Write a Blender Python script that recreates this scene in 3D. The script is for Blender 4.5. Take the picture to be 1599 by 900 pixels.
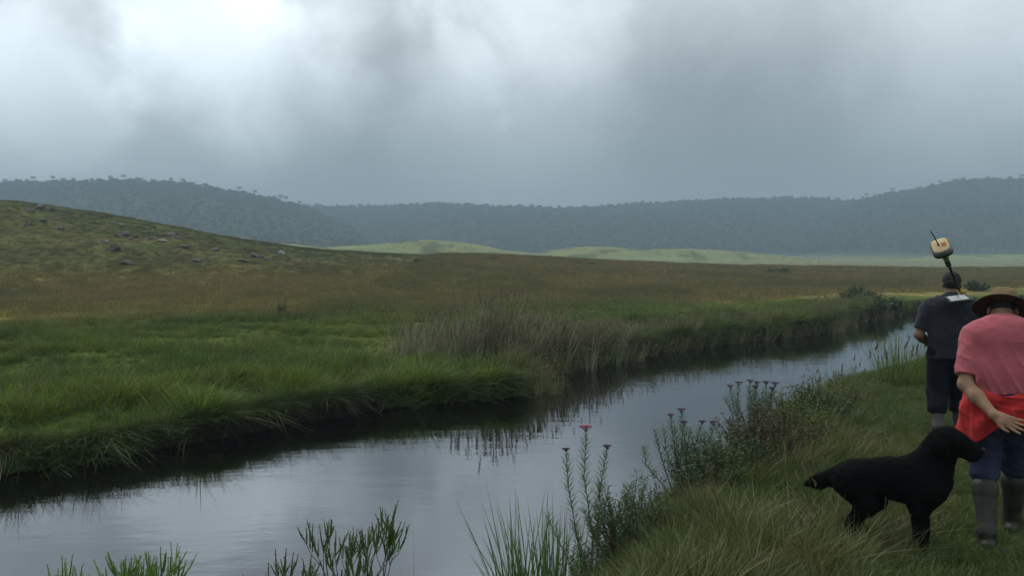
import bpy, bmesh, math, random
import numpy as np
from mathutils import Vector, Matrix, Euler

for o in list(bpy.data.objects):
    bpy.data.objects.remove(o)
scene = bpy.context.scene
COL = scene.collection
R = math.radians
rng = np.random.default_rng(7)
random.seed(7)

# ------------------------------------------------------------------ camera
CAMZ = 2.3
FPX = 1250.0                      # focal length in pixels of the 1599 px wide photograph
HOR = 405.0                       # row of the horizon
cam_d = bpy.data.cameras.new('camera')
cam = bpy.data.objects.new('camera', cam_d)
COL.objects.link(cam)
cam.location = (0, 0, CAMZ)
cam_d.sensor_width = 36.0
cam_d.lens = 36.0 * FPX / 1599.0
cam.rotation_euler = (R(90) - math.atan((450 - HOR) / FPX), 0, 0)
cam_d.clip_start = 0.05
cam_d.clip_end = 6000
scene.camera = cam

# ------------------------------------------------------------------ sky, sun, exposure
SUN_EL, SUN_AZ = 52.0, -28.0      # azimuth measured from +Y, negative to the left
world = bpy.data.worlds.new('World')
scene.world = world
world.use_nodes = True
wn, wl = world.node_tree.nodes, world.node_tree.links
wn.clear()

def wnode(t, **kw):
    n = wn.new(t)
    for k, v in kw.items():
        setattr(n, k, v)
    return n

def wmath(op, a, b=None, clamp=False):
    n = wnode('ShaderNodeMath', operation=op, use_clamp=clamp)
    for i, v in enumerate((a, b)):
        if v is None:
            continue
        if isinstance(v, (int, float)):
            n.inputs[i].default_value = v
        else:
            wl.new(v, n.inputs[i])
    return n.outputs[0]

w_out = wnode('ShaderNodeOutputWorld')
w_mix = wnode('ShaderNodeMixShader')
w_mix.inputs[0].default_value = 0.94        # overcast: cloud nearly everywhere
bg_sky = wnode('ShaderNodeBackground')
bg_cloud = wnode('ShaderNodeBackground')
nish = wnode('ShaderNodeTexSky')
nish.sky_type = 'NISHITA'
nish.sun_disc = False
nish.sun_elevation = R(SUN_EL)
nish.sun_rotation = R(SUN_AZ)
wl.new(nish.outputs[0], bg_sky.inputs[0])
bg_sky.inputs[1].default_value = 0.1
tc = wnode('ShaderNodeTexCoord')
norm = wnode('ShaderNodeVectorMath', operation='NORMALIZE')
wl.new(tc.outputs['Generated'], norm.inputs[0])
sep = wnode('ShaderNodeSeparateXYZ')
wl.new(norm.outputs[0], sep.inputs[0])

def wnoise(scale_vec, scale, detail, rough, dist, loc=(0, 0, 0)):
    m = wnode('ShaderNodeMapping')
    m.inputs['Scale'].default_value = scale_vec
    m.inputs['Location'].default_value = loc
    wl.new(norm.outputs[0], m.inputs[0])
    n = wnode('ShaderNodeTexNoise')
    n.inputs['Scale'].default_value = scale
    n.inputs['Detail'].default_value = detail
    n.inputs['Roughness'].default_value = rough
    n.inputs['Distortion'].default_value = dist
    wl.new(m.outputs[0], n.inputs['Vector'])
    return n.outputs[0]

n_big = wnoise((1, 1, 1.3), 3.1, 5, 0.5, 0.2, (0.4, 1.3, 0.2))
n_mid = wnoise((1, 1, 1.0), 17.0, 6, 0.58, 0.3, (5.1, 3.3, 1.9))
n_fine = wnoise((1, 1, 1.0), 7.0, 7, 0.52, 0.25, (2.4, 0.3, 0.9))

def wrange(v, a, b, c, d, smooth=True):
    n = wnode('ShaderNodeMapRange')
    n.interpolation_type = 'SMOOTHSTEP' if smooth else 'LINEAR'
    wl.new(v, n.inputs[0])
    for i, q in enumerate((a, b, c, d)):
        n.inputs[i + 1].default_value = q
    return n.outputs[0]

elev = wmath('ADD', sep.outputs[2], wmath('MULTIPLY', wmath('SUBTRACT', n_big, 0.5), 0.08))
ramp = wnode('ShaderNodeValToRGB')
wl.new(wrange(elev, 0.02, 1.0, 0, 1, False), ramp.inputs[0])
cr = ramp.color_ramp
cr.elements[0].position = 0.0
cr.elements[0].color = (0.230, 0.280, 0.305, 1)
cr.elements[1].position = 1.0
cr.elements[1].color = (1.15, 1.24, 1.28, 1)      # an overcast sky is brightest overhead
e = cr.elements.new(0.11); e.color = (0.375, 0.432, 0.462, 1)
e = cr.elements.new(0.23); e.color = (0.600, 0.664, 0.694, 1)
e = cr.elements.new(0.40); e.color = (0.73, 0.80, 0.84, 1)
lob = None
def pixdir(px, py):
    v = Vector(((px - 800) / FPX, 1.0, (HOR - py) / FPX))
    return v.normalized()
# bright thin places in the cloud deck (dir, inner deg, outer deg, weight)
for (px, py, r0, r1, wgt) in ((400, 90, 0, 9.5, 0.50), (320, 60, 0, 8.0, 0.30), (30, 150, 0, 8.0, 0.50), (170, 240, 0, 11.0, 0.22), (520, 10, 0, 6, .16), (820, -20, 1, 9, 0.28), (1590, 30, 1, 13, 0.26), (-500, -260, 2, 22, 0.35), (1000, -500, 2, 26, 0.3),
                               (715, 95, 0, 5, 0.12), (790, 190, 0, 11, 0.20)):
    dt = wnode('ShaderNodeVectorMath', operation='DOT_PRODUCT')
    wl.new(norm.outputs[0], dt.inputs[0])
    dt.inputs[1].default_value = pixdir(px, py)
    d_ = wmath('ADD', dt.outputs['Value'], wmath('MULTIPLY', wmath('SUBTRACT', n_fine, 0.5), 0.020))
    v = wmath('MULTIPLY', wrange(d_, math.cos(R(r1)), math.cos(R(r0)), 0, 1), wgt * 1.5)
    lob = v if lob is None else wmath('ADD', lob, v)
# darker rain cloud lobes
drk = None
for (px, py, r0, r1, wgt) in ((185, 110, 0, 6.0, 0.13), (570, 210, 0, 9, 0.12), (1130, 170, 0, 14, 0.12), (860, 330, 0, 22, 0.14), (1250, 320, 0, 16, 0.14)):
    dt = wnode('ShaderNodeVectorMath', operation='DOT_PRODUCT')
    wl.new(norm.outputs[0], dt.inputs[0])
    dt.inputs[1].default_value = pixdir(px, py)
    d_ = wmath('ADD', dt.outputs['Value'], wmath('MULTIPLY', wmath('SUBTRACT', n_fine, 0.5), 0.02))
    v = wmath('MULTIPLY', wrange(d_, math.cos(R(r1)), math.cos(R(r0)), 0, 1), wgt)
    drk = v if drk is None else wmath('ADD', drk, v)
gain = wmath('ADD', wmath('MULTIPLY', wmath('SUBTRACT', n_fine, 0.5), 0.30), 1.0)
gain = wmath('ADD', gain, wmath('MULTIPLY', wmath('SUBTRACT', n_big, 0.5), 0.26))
gain = wmath('ADD', gain, wmath('MULTIPLY', wmath('SUBTRACT', n_mid, 0.5), wrange(sep.outputs[2], .08, .25, 0.05, 0.38)))
gain = wmath('SUBTRACT', wmath('ADD', gain, lob), drk)
vm = wnode('ShaderNodeVectorMath', operation='SCALE')
wl.new(ramp.outputs[0], vm.inputs[0])
wl.new(gain, vm.inputs['Scale'])
wl.new(vm.outputs[0], bg_cloud.inputs[0])
bg_cloud.inputs[1].default_value = 1.0
wl.new(bg_sky.outputs[0], w_mix.inputs[1])
wl.new(bg_cloud.outputs[0], w_mix.inputs[2])
wl.new(w_mix.outputs[0], w_out.inputs[0])

sun_d = bpy.data.lights.new('sun', 'SUN')
sun_d.energy = 1.3
sun_d.angle = R(14)
sun_d.color = (1.0, 0.95, 0.87)
sun = bpy.data.objects.new('sun', sun_d)
COL.objects.link(sun)
sv = Vector((math.sin(R(SUN_AZ)) * math.cos(R(SUN_EL)), math.cos(R(SUN_AZ)) * math.cos(R(SUN_EL)), math.sin(R(SUN_EL))))
sun.rotation_euler = sv.to_track_quat('Z', 'Y').to_euler()

scene.view_settings.view_transform = 'Standard'
scene.view_settings.look = 'None'
scene.view_settings.gamma = 1.0
scene.view_settings.exposure = 0.0
scene.view_settings.use_curve_mapping = False
scene.render.engine = 'CYCLES'
scene.cycles.use_denoising = True
scene.cycles.denoising_prefilter = 'FAST'
HAZE = 0.00100
scene.cycles.max_bounces = 5
scene.cycles.diffuse_bounces = 2
scene.cycles.glossy_bounces = 2
scene.cycles.transmission_bounces = 3
scene.cycles.transparent_max_bounces = 8
scene.cycles.volume_bounces = 1
scene.cycles.sample_clamp_indirect = 4.0

# ------------------------------------------------------------------ numeric helpers
def sstep(a, b, x):
    t = np.clip((x - a) / (b - a), 0, 1)
    return t * t * (3 - 2 * t)

def _hash(i, j, k, seed):
    h = (i * 374761393 + j * 668265263 + k * 2147483647 + seed * 1274126177) & 0xffffffff
    h = ((h ^ (h >> 13)) * 1274126177) & 0xffffffff
    return ((h ^ (h >> 16)) & 0xffff) / 65535.0

def vnoise(x, y, z=None, seed=0):
    x = np.asarray(x, float); y = np.asarray(y, float)
    z = np.zeros_like(x) if z is None else np.asarray(z, float)
    xi = np.floor(x).astype(np.int64); yi = np.floor(y).astype(np.int64); zi = np.floor(z).astype(np.int64)
    fx, fy, fz = x - xi, y - yi, z - zi
    fx = fx * fx * (3 - 2 * fx); fy = fy * fy * (3 - 2 * fy); fz = fz * fz * (3 - 2 * fz)
    r = 0
    for a in (0, 1):
        for b in (0, 1):
            for c in (0, 1):
                w = (fx if a else 1 - fx) * (fy if b else 1 - fy) * (fz if c else 1 - fz)
                r = r + w * _hash(xi + a, yi + b, zi + c, seed)
    return r

def fbm(x, y, z=None, oct=4, seed=0):
    s, a, t = 0, 1.0, 0
    for o in range(oct):
        f = 2.0 ** o
        s = s + a * vnoise(np.asarray(x) * f, np.asarray(y) * f, None if z is None else np.asarray(z) * f, seed + o)
        t += a
        a *= 0.5
    return s / t

def mesh_np(name, v, faces, smooth=False, mats=(), midx=None):
    """faces: list of arrays, each (n, k)"""
    v = np.asarray(v, np.float32)
    if not isinstance(faces, (list, tuple)):
        faces = [faces]
    faces = [np.asarray(f, np.int32) for f in faces if len(f)]
    m = bpy.data.meshes.new(name)
    m.vertices.add(len(v))
    m.vertices.foreach_set('co', v.ravel())
    loops = np.concatenate([f.ravel() for f in faces])
    tot = np.concatenate([np.full(len(f), f.shape[1], np.int32) for f in faces])
    st = np.concatenate([[0], np.cumsum(tot)[:-1]]).astype(np.int32)
    m.loops.add(len(loops))
    m.loops.foreach_set('vertex_index', loops)
    m.polygons.add(len(tot))
    m.polygons.foreach_set('loop_start', st)
    m.polygons.foreach_set('loop_total', tot)
    if midx is not None:
        m.polygons.foreach_set('material_index', np.asarray(midx, np.int32))
    m.polygons.foreach_set('use_smooth', np.full(len(tot), smooth, bool))
    for mt in mats:
        m.materials.append(mt)
    m.update(calc_edges=True)
    m.validate()
    return m

def link(name, mesh, parent=None, loc=None, rot=None):
    o = bpy.data.objects.new(name, mesh)
    COL.objects.link(o)
    if parent is not None:
        o.parent = parent
    if loc is not None:
        o.location = loc
    if rot is not None:
        o.rotation_euler = rot
    return o

def tag(o, label=None, cat=None, group=None, kind=None):
    if label: o['label'] = label
    if cat: o['category'] = cat
    if group: o['group'] = group
    if kind: o['kind'] = kind
    return o

ONES = 'zeroth first second third fourth fifth sixth seventh eighth ninth tenth eleventh twelfth thirteenth fourteenth fifteenth sixteenth seventeenth eighteenth nineteenth'.split()
def ordinal(n):
    if n < 20: return ONES[n]
    t, u = divmod(n, 10)
    return {2: 'twentieth', 3: 'thirtieth', 4: 'fortieth'}[t] if u == 0 else {2: 'twenty-', 3: 'thirty-', 4: 'forty-'}[t] + ONES[u]

def thing(name, loc, rz, label, cat, group=None):
    o = link(name, None, None, loc, (0, 0, rz))
    o.empty_display_size = 0.1
    return tag(o, label, cat, group)

class MB:
    """collects polygons"""
    def __init__(s):
        s.v = []; s.q = []; s.t = []; s.n = 0
    def add(s, v, q=(), t=()):
        v = np.asarray(v, float)
        if len(q): s.q.append(np.asarray(q, int) + s.n)
        if len(t): s.t.append(np.asarray(t, int) + s.n)
        s.v.append(v); s.n += len(v)
    def tube(s, pts, rad, n=5, cap=True):
        pts = [Vector(p) for p in pts]
        k = len(pts)
        vs = []
        up = Vector((0.13, 0.27, 1)).normalized()
        for i, p in enumerate(pts):
            d = (pts[min(i + 1, k - 1)] - pts[max(i - 1, 0)]).normalized()
            a = d.cross(up)
            if a.length < 1e-3: a = d.cross(Vector((1, 0, 0)))
            a.normalize(); b = d.cross(a)
            r = rad[i] if hasattr(rad, '__len__') else rad
            for j in range(n):
                t = 2 * math.pi * j / n
                vs.append(p + a * (r * math.cos(t)) + b * (r * math.sin(t)))
        q = [(i * n + j, i * n + (j + 1) % n, (i + 1) * n + (j + 1) % n, (i + 1) * n + j) for i in range(k - 1) for j in range(n)]
        t = []
        if cap:
            vs += [pts[0], pts[-1]]
            c0, c1 = k * n, k * n + 1
            t = [(c0, (j + 1) % n, j) for j in range(n)] + [(c1, (k - 1) * n + j, (k - 1) * n + (j + 1) % n) for j in range(n)]
        s.add([tuple(x) for x in vs], q, t)
    def leaf(s, base, d, up, L, W, fold=0.0):
        """lanceolate leaf: 4 tris"""
        d = Vector(d).normalized(); side = d.cross(Vector(up))
        if side.length < 1e-4: side = Vector((1, 0, 0))
        side.normalize(); nrm = side.cross(d)
        b = Vector(base)
        m = b + d * L * 0.45 - nrm * fold * L
        tip = b + d * L - nrm * fold * L * 2.2
        s.add([tuple(b), tuple(m + side * W / 2 + nrm * W * .15), tuple(tip), tuple(m - side * W / 2 + nrm * W * .15), tuple(m)], (), [(0, 1, 4), (1, 2, 4), (2, 3, 4), (3, 0, 4)])
    def box(s, c, h, M=None):
        vs = [Vector((x * h[0], y * h[1], z * h[2])) for x in (-1, 1) for y in (-1, 1) for z in (-1, 1)]
        if M is not None: vs = [M @ v for v in vs]
        c = Vector(c)
        s.add([tuple(v + c) for v in vs], [(0, 1, 3, 2), (4, 6, 7, 5), (0, 4, 5, 1), (2, 3, 7, 6), (0, 2, 6, 4), (1, 5, 7, 3)])
    def mesh(s, name, mat, smooth=False):
        fs = []
        if s.q: fs.append(np.concatenate(s.q))
        if s.t: fs.append(np.concatenate(s.t))
        return mesh_np(name, np.concatenate(s.v), fs, smooth, (mat,))

# ------------------------------------------------------------------ materials
def mat(name):
    m = bpy.data.materials.new(name)
    m.use_nodes = True
    m.node_tree.nodes.clear()
    return m, m.node_tree.nodes, m.node_tree.links

def plain(name, col, rough=0.7, var=0.25, scale=14, bump=0.0, bscale=60, spec=0.3, metal=0.0, sheen=0.0, stretch=(1, 1, 1), col2=None):
    m, n, l = mat(name)
    out = n.new('ShaderNodeOutputMaterial'); p = n.new('ShaderNodeBsdfPrincipled')
    l.new(p.outputs[0], out.inputs[0])
    tcx = n.new('ShaderNodeTexCoord'); mp = n.new('ShaderNodeMapping'); mp.inputs['Scale'].default_value = stretch
    l.new(tcx.outputs['Object'], mp.inputs[0])
    tx = n.new('ShaderNodeTexNoise'); tx.inputs['Scale'].default_value = scale; tx.inputs['Detail'].default_value = 5
    l.new(mp.outputs[0], tx.inputs['Vector'])
    rp = n.new('ShaderNodeValToRGB')
    c2 = col2 if col2 else tuple(c * (1 + var) for c in col)
    rp.color_ramp.elements[0].color = (*[c * (1 - var) for c in col], 1); rp.color_ramp.elements[0].position = 0.3
    rp.color_ramp.elements[1].color = (*c2, 1); rp.color_ramp.elements[1].position = 0.7
    l.new(tx.outputs[0], rp.inputs[0]); l.new(rp.outputs[0], p.inputs['Base Color'])
    p.inputs['Roughness'].default_value = rough
    p.inputs['Specular IOR Level'].default_value = spec
    p.inputs['Metallic'].default_value = metal
    p.inputs['Sheen Weight'].default_value = sheen
    if bump:
        t2 = n.new('ShaderNodeTexNoise'); t2.inputs['Scale'].default_value = bscale; t2.inputs['Detail'].default_value = 4
        l.new(mp.outputs[0], t2.inputs['Vector'])
        b = n.new('ShaderNodeBump'); b.inputs['Strength'].default_value = bump; b.inputs['Distance'].default_value = 0.02
        l.new(t2.outputs[0], b.inputs['Height']); l.new(b.outputs[0], p.inputs['Normal'])
    return m

def leafmat(name, col=None, trans=0.3, var=0.35, gloss=0.06):
    """foliage; colour from the instancer's tint when col is None"""
    m, n, l = mat(name)
    out = n.new('ShaderNodeOutputMaterial')
    if col is None:
        at = n.new('ShaderNodeAttribute'); at.attribute_type = 'INSTANCER'; at.attribute_name = 'tint'
        src = at.outputs['Color']
    else:
        rgb = n.new('ShaderNodeRGB'); rgb.outputs[0].default_value = (*col, 1)
        src = rgb.outputs[0]
    geo = n.new('ShaderNodeNewGeometry')
    mr = n.new('ShaderNodeMapRange'); l.new(geo.outputs['Random Per Island'], mr.inputs[0])
    mr.inputs[3].default_value = 1 - var; mr.inputs[4].default_value = 1 + var
    hs = n.new('ShaderNodeHueSaturation'); l.new(src, hs.inputs['Color']); l.new(mr.outputs[0], hs.inputs['Value'])
    mr2 = n.new('ShaderNodeMapRange'); l.new(geo.outputs['Random Per Island'], mr2.inputs[0])
    mr2.inputs[3].default_value = 0.485; mr2.inputs[4].default_value = 0.512
    l.new(mr2.outputs[0], hs.inputs['Hue'])
    d = n.new('ShaderNodeBsdfDiffuse'); t = n.new('ShaderNodeBsdfTranslucent'); g = n.new('ShaderNodeBsdfGlossy')
    g.inputs['Roughness'].default_value = 0.45
    l.new(hs.outputs[0], d.inputs[0]); l.new(hs.outputs[0], t.inputs[0])
    g.inputs['Color'].default_value = (0.6, 0.65, 0.6, 1)
    m1 = n.new('ShaderNodeMixShader'); m1.inputs[0].default_value = trans
    l.new(d.outputs[0], m1.inputs[1]); l.new(t.outputs[0], m1.inputs[2])
    m2 = n.new('ShaderNodeMixShader'); m2.inputs[0].default_value = gloss
    l.new(m1.outputs[0], m2.inputs[1]); l.new(g.outputs[0], m2.inputs[2])
    l.new(m2.outputs[0], out.inputs[0])
    return m

M_GRASS = leafmat('grass_blade')
M_SEED = leafmat('seed_head', (0.155, 0.120, 0.068), 0.2)
M_FOREST = leafmat('forest_leaf', None, 0.15, 0.5, 0.02)
M_BARKFAR = plain('bark_far', (0.09, 0.075, 0.06))

# ------------------------------------------------------------------ the lie of the land
NEAR_EDGE = np.array([(-40, 2.2), (-15, 3.0), (-8, 3.3), (-4, 3.6), (-2, 3.95), (-0.7, 4.45), (0.15, 5.1), (0.75, 6.4), (1.8, 8.5), (2.85, 10.3), (4.7, 13.0), (6.9, 15.2), (9.6, 18.4), (13.8, 24.0), (19.5, 31.5), (40, 43), (80, 56)], float)
FAR_EDGE = np.array([(-40, 3.8), (-20, 5.2), (-9, 7.0), (-5.35, 8.45), (-4.6, 9.05), (-3.95, 10.1), (-3.15, 11.2), (-2.35, 11.95), (-1.0, 12.7), (-0.15, 13.1), (0.3, 13.6), (0.15, 14.4), (0.2, 15.4), (0.9, 16.4), (1.9, 17.5), (4.0, 20.1), (6.2, 22.0), (9.7, 24.7), (11.6, 28.0), (15.5, 32.6), (18.0, 35.0), (24, 38.6), (42, 50), (80, 66)], float)
POLY = np.concatenate([NEAR_EDGE, FAR_EDGE[::-1]])

def stream_sd(x, y):
    """signed distance to the stream, negative in the water; and which bank (1 = far)"""
    x = np.asarray(x, float); y = np.asarray(y, float)
    inside = np.zeros(x.shape, bool)
    dn = np.full(x.shape, 1e9); df = np.full(x.shape, 1e9)
    nN = len(NEAR_EDGE)
    for i in range(len(POLY)):
        a, b = POLY[i], POLY[(i + 1) % len(POLY)]
        ex, ey = b - a
        t = np.clip(((x - a[0]) * ex + (y - a[1]) * ey) / (ex * ex + ey * ey), 0, 1)
        d = np.hypot(x - a[0] - t * ex, y - a[1] - t * ey)
        if i < nN - 1: dn = np.minimum(dn, d)
        elif nN <= i < len(POLY) - 1: df = np.minimum(df, d)
        c = ((a[1] > y) != (b[1] > y))
        with np.errstate(divide='ignore', invalid='ignore'):
            xi = (b[0] - a[0]) * (y - a[1]) / (b[1] - a[1]) + a[0]
        inside ^= c & (x < xi)
    far = df < dn
    d = np.minimum(dn, df)
    return np.where(inside, -d, d), far

def P(px, d, z):
    return ((px - 800) / FPX * d, d, z)
CTRL = [(2, 4, .48), (3, 5, .50), (4.4, 8, .50), (6, 11, .50), (10, 14, .55), (16, 20, .6), (26, 25, .8), (25, 8, .9), (8, 3, .7), (0, 0, .6), (0, -6, .8), (-8, 0, .6),
        (0.3, 3.6, .48), (12, -12, 1.2), (-18, -12, 1.0), (40, 36, .7), (-60, -40, 2), (60, -40, 3), (0, -60, 2),
        (-5.9, 9.5, .24), (-3.3, 12.8, .27), (-.4, 15.0, .22), (2, 20, .36), (6, 24.5, .38), (11, 29, .42), (15, 38, .42), (-12, 9, .4), (-25, 10, .6),
        P(0, 14.5, .46), P(0, 25, .5), P(0, 38, .7), P(0, 50, 2.5), P(0, 60, 5.0), P(0, 70, 7.2), P(0, 95, 7.6), P(0, 150, 5),
        P(150, 38, .65), P(150, 55, 3.4), P(150, 72, 6.3), P(150, 100, 6.2), P(-200, 40, 1.2), P(-200, 66, 7.6), P(-200, 100, 8.5), P(-500, 60, 6),
        P(300, 35, .5), P(300, 52, 1.9), P(300, 76, 4.9), P(300, 105, 4.6), P(450, 30, .45), P(450, 50, 1.1), P(450, 80, 3.45), P(450, 110, 3.0),
        P(600, 30, .45), P(600, 50, .95), P(600, 85, 2.85), P(600, 115, 2.2), P(800, 26, .4), P(800, 50, .75), P(800, 88, 2.5), P(800, 120, 1.6),
        P(950, 50, .6), P(950, 92, 1.8), P(950, 130, .9), P(1200, 60, .55), P(1200, 110, 1.25), P(1400, 70, .55), P(1400, 130, .8), P(1599, 80, .6), P(1599, 150, .5), P(1900, 90, .9), P(1900, 160, .6),
        P(0, 230, 0), P(400, 220, -.5), P(800, 220, -.8), P(1200, 220, -.8), P(1599, 230, -.5), P(2100, 230, 0), P(-500, 230, 1)]
CTRL = np.array(CTRL, float)
def _phi(r2):
    return np.where(r2 > 1e-12, 0.5 * r2 * np.log(r2 + 1e-12), 0)
def _tps():
    n = len(CTRL); S = 0.02
    X = CTRL[:, :2] * S
    A = np.zeros((n + 3, n + 3))
    A[:n, :n] = _phi(((X[:, None] - X[None]) ** 2).sum(-1)) + np.eye(n) * 2e-4
    A[:n, n] = 1; A[:n, n + 1:] = X
    A[n, :n] = 1; A[n + 1:, :n] = X.T
    b = np.zeros(n + 3); b[:n] = CTRL[:, 2]
    return np.linalg.solve(A, b), X, S
_W, _X, _S = _tps()
def base_h(x, y):
    sh = np.shape(x)
    q = np.stack([np.ravel(x), np.ravel(y)], 1) * _S
    out = np.empty(len(q))
    for i in range(0, len(q), 40000):
        c = q[i:i + 40000]
        r2 = ((c[:, None] - _X[None]) ** 2).sum(-1)
        out[i:i + 40000] = _phi(r2) @ _W[:-3] + _W[-3] + c @ _W[-2:]
    return out.reshape(sh)

def colof(x, y):
    az = np.clip(np.arctan2(x, y), -1.15, 1.15)
    return 800 + FPX * np.tan(az)
RIDGE = {  # foot distance, crest distance, tree allowance in px rows, crest rows of the photograph by column
    'left': (400, 720, 11, [(-1200, 300), (-300, 286), (0, 284), (100, 282), (200, 279), (300, 286), (400, 304), (470, 318), (540, 345), (620, 400), (700, 424)]),
    'centre': (560, 900, 9, [(-300, 330), (300, 322), (510, 321), (620, 318), (690, 315), (800, 321), (900, 322), (1000, 315), (1150, 308), (1250, 306), (1330, 311), (1450, 320), (1800, 325)]),
    'right': (520, 850, 10, [(1080, 424), (1180, 400), (1250, 350), (1300, 322), (1330, 310), (1400, 297), (1450, 288), (1500, 278), (1600, 277), (1900, 270), (3000, 290)])}
def ridges(x, y):
    d = np.hypot(x, y); c = colof(x, y)
    dd = d * np.cos(np.clip(np.arctan2(x, y), -1.15, 1.15))
    wob = (fbm(x / 120., y / 120., oct=4, seed=31) - .5) * 14
    best = np.full(np.shape(x), -1.0)
    for k, (d0, d1, ta, prof) in RIDGE.items():
        pc = np.array(prof, float)
        zc = CAMZ + (HOR - (np.interp(c, pc[:, 0], pc[:, 1]) + ta)) / FPX * d1
        t = sstep(d0, d1, dd + wob * 3)
        t = 0.45 * t + 0.55 * np.clip((dd + wob * 3 - d0) / (d1 - d0), 0, 1) ** 1.15
        z = -1.0 + (zc + 1.0) * t + wob * t * (1 - t) * 1.2
        z = z - np.clip(dd - d1, 0, None) * 0.03
        best = np.maximum(best, z)
    return np.where(y > 50, best, -1.0)

def mids(x, y):
    z = np.zeros(np.shape(x))
    for (px, d, top, sx, sy) in ((660, 285, 377, 34, 24), (560, 275, 384, 26, 20), (770, 290, 390, 22, 20), (930, 330, 385.5, 28, 22), (1060, 335, 389, 40, 24), (1180, 335, 397, 22, 20), (430, 250, 382, 30, 24),
                                 (1560, 430, 398, 60, 34), (1300, 400, 409, 60, 20)):
        x0 = (px - 800) / FPX * d
        h = (HOR - top) / FPX * d + CAMZ + 0.9
        z = np.maximum(z, h * np.exp(-((x - x0) / sx) ** 2 * .5 - ((y - d) / sy) ** 2 * .5)) + 0.0
    return z * (1 + (fbm(x / 14., y / 14., oct=3, seed=5) - .5) * .14)

def H(x, y):
    x = np.asarray(x, float); y = np.asarray(y, float)
    d = np.hypot(x, y)
    b = base_h(x, y)
    b = b * (1 - sstep(170, 260, d)) + (-0.9) * sstep(170, 260, d)
    # hummocks
    sd, far = stream_sd(x, y)
    hum = (fbm(x / 1.7, y / 1.7, oct=3, seed=3) - .5)
    amp = np.where(far, 0.22 * sstep(0.0, 1.5, sd), 0.07 * sstep(.2, 1.5, sd)) * (1 - 0.0 * d)
    b = b + hum * amp + (fbm(x / 9., y / 9., oct=3, seed=9) - .5) * 0.35 * sstep(14, 40, d) + np.where(d > 30, (fbm(x / 2.6, y / 2.6, oct=2, seed=77) - .5) * .35 * sstep(1.2, 4, b), 0)
    wob = (vnoise(x / .8, y / .8, seed=11) - .5) * .35
    k = np.where(far, sstep(-.20, .10, sd + wob * .8), sstep(-.5, 1.1, sd + wob * .7))
    b = -0.45 + (b + 0.45) * k
    m = mids(x, y); r = ridges(x, y)
    b = np.where(d > 120, np.maximum(b + m * sstep(150, 230, d), np.where(d > 250, r, -9)), b)
    return b

def hz(x, y):
    return float(H(np.array([x]), np.array([y]))[0])

def hit(px, py, dmin=3.0, dmax=400.0):
    """where the line of sight through a pixel meets the ground"""
    d = np.exp(np.linspace(math.log(dmin), math.log(dmax), 1500))
    x = (px - 800) / FPX * d
    z = CAMZ + (HOR - py) / FPX * d
    g = H(x, d)
    i = np.nonzero(g >= z)[0]
    if len(i) == 0: return None
    i = i[0]
    return Vector((x[i], d[i], g[i]))

# ground colours (soil and plant cover, with sunlight painted on the far mounds)
def cover(x, y):
    """returns lushness zone weights -> RGB albedo"""
    d = np.hypot(x, y)
    sd, far = stream_sd(x, y)
    n1 = fbm(x / 6., y / 9., oct=4, seed=21); n2 = fbm(x / 1.6, y / 2.2, oct=3, seed=22)
    n3 = fbm(x / 30., y / 14., oct=3, seed=23)
    lush = np.array([0.068, 0.105, 0.018]); olive = np.array([0.150, 0.152, 0.034]); brown = np.array([0.275, 0.222, 0.070])
    hillg = np.array([0.082, 0.093, 0.024]); pale = np.array([0.175, 0.205, 0.075]); forest = np.array([0.030, 0.045, 0.026]); straw = np.array([0.26, 0.24, 0.10])  # pale: mound grass lightened in place of sunlight
    def mix(a, b, t):
        t = np.clip(t, 0, 1)[..., None]
        return a * (1 - t) + b * t
    c = np.broadcast_to(lush, x.shape + (3,))
    c = mix(c, olive, (n1 - .35) * 1.6 + (n2 - .5) * .8)
    # far field turns to brown seeding grass away from the stream
    bt = sstep(10.0, 20, sd + (n1 - .5) * 14) * far + (~far) * sstep(17, 26, d) * (sd > 0)
    c = mix(c, mix(np.broadcast_to(brown, c.shape), olive, sstep(.42, .72, n1 * .6 + n2 * .4)), bt * .95)
    bt2 = sstep(26, 38, d) * sstep(1.0, 3.5, sd) * (d < 120)
    c = mix(c, mix(np.broadcast_to(olive, c.shape), brown, sstep(.40, .62, n1)), bt2 * .9 * (1 - bt)) * (1 - .25 * bt2[..., None])
    # the left hill is grazed green, with brown flecks
    z = base_h(x, y)
    ht = sstep(0.9, 2.4, z) * (1 - sstep(-16, 2, x)) * sstep(30, 42, d)
    c = mix(c, mix(np.broadcast_to(hillg, c.shape), brown * .42, sstep(.46, .72, n2 * .6 + n3 * .4) * .7), ht)
    c = mix(c, c * .6, ht * sstep(.47, .66, fbm(x / 2.2, y / 3.0, oct=4, seed=29)))
    # near bank: worn path and dry straw patches
    nb = (~far) & (sd > 0)
    c = mix(c, straw * .8, nb * sstep(.50, .75, n1) * .55 * (1 - np.exp(-((x - 3.6) / 1.2) ** 2) * .7))
    # beyond the crest, meadow mounds coloured paler to stand for a sunlit patch
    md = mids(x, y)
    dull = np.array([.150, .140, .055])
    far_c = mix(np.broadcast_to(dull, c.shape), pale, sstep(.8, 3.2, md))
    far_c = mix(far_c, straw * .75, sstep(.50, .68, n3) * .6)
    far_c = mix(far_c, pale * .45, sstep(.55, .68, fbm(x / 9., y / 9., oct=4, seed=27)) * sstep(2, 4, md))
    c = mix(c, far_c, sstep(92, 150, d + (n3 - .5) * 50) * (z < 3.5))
    peat = np.array([.020, .016, .011])
    c = mix(c, peat, 1 - sstep(.0, .22, sd))
    r = ridges(x, y)
    c = mix(c, forest, sstep(2.0, 7.0, r) * (d > 330))
    return c

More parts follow.
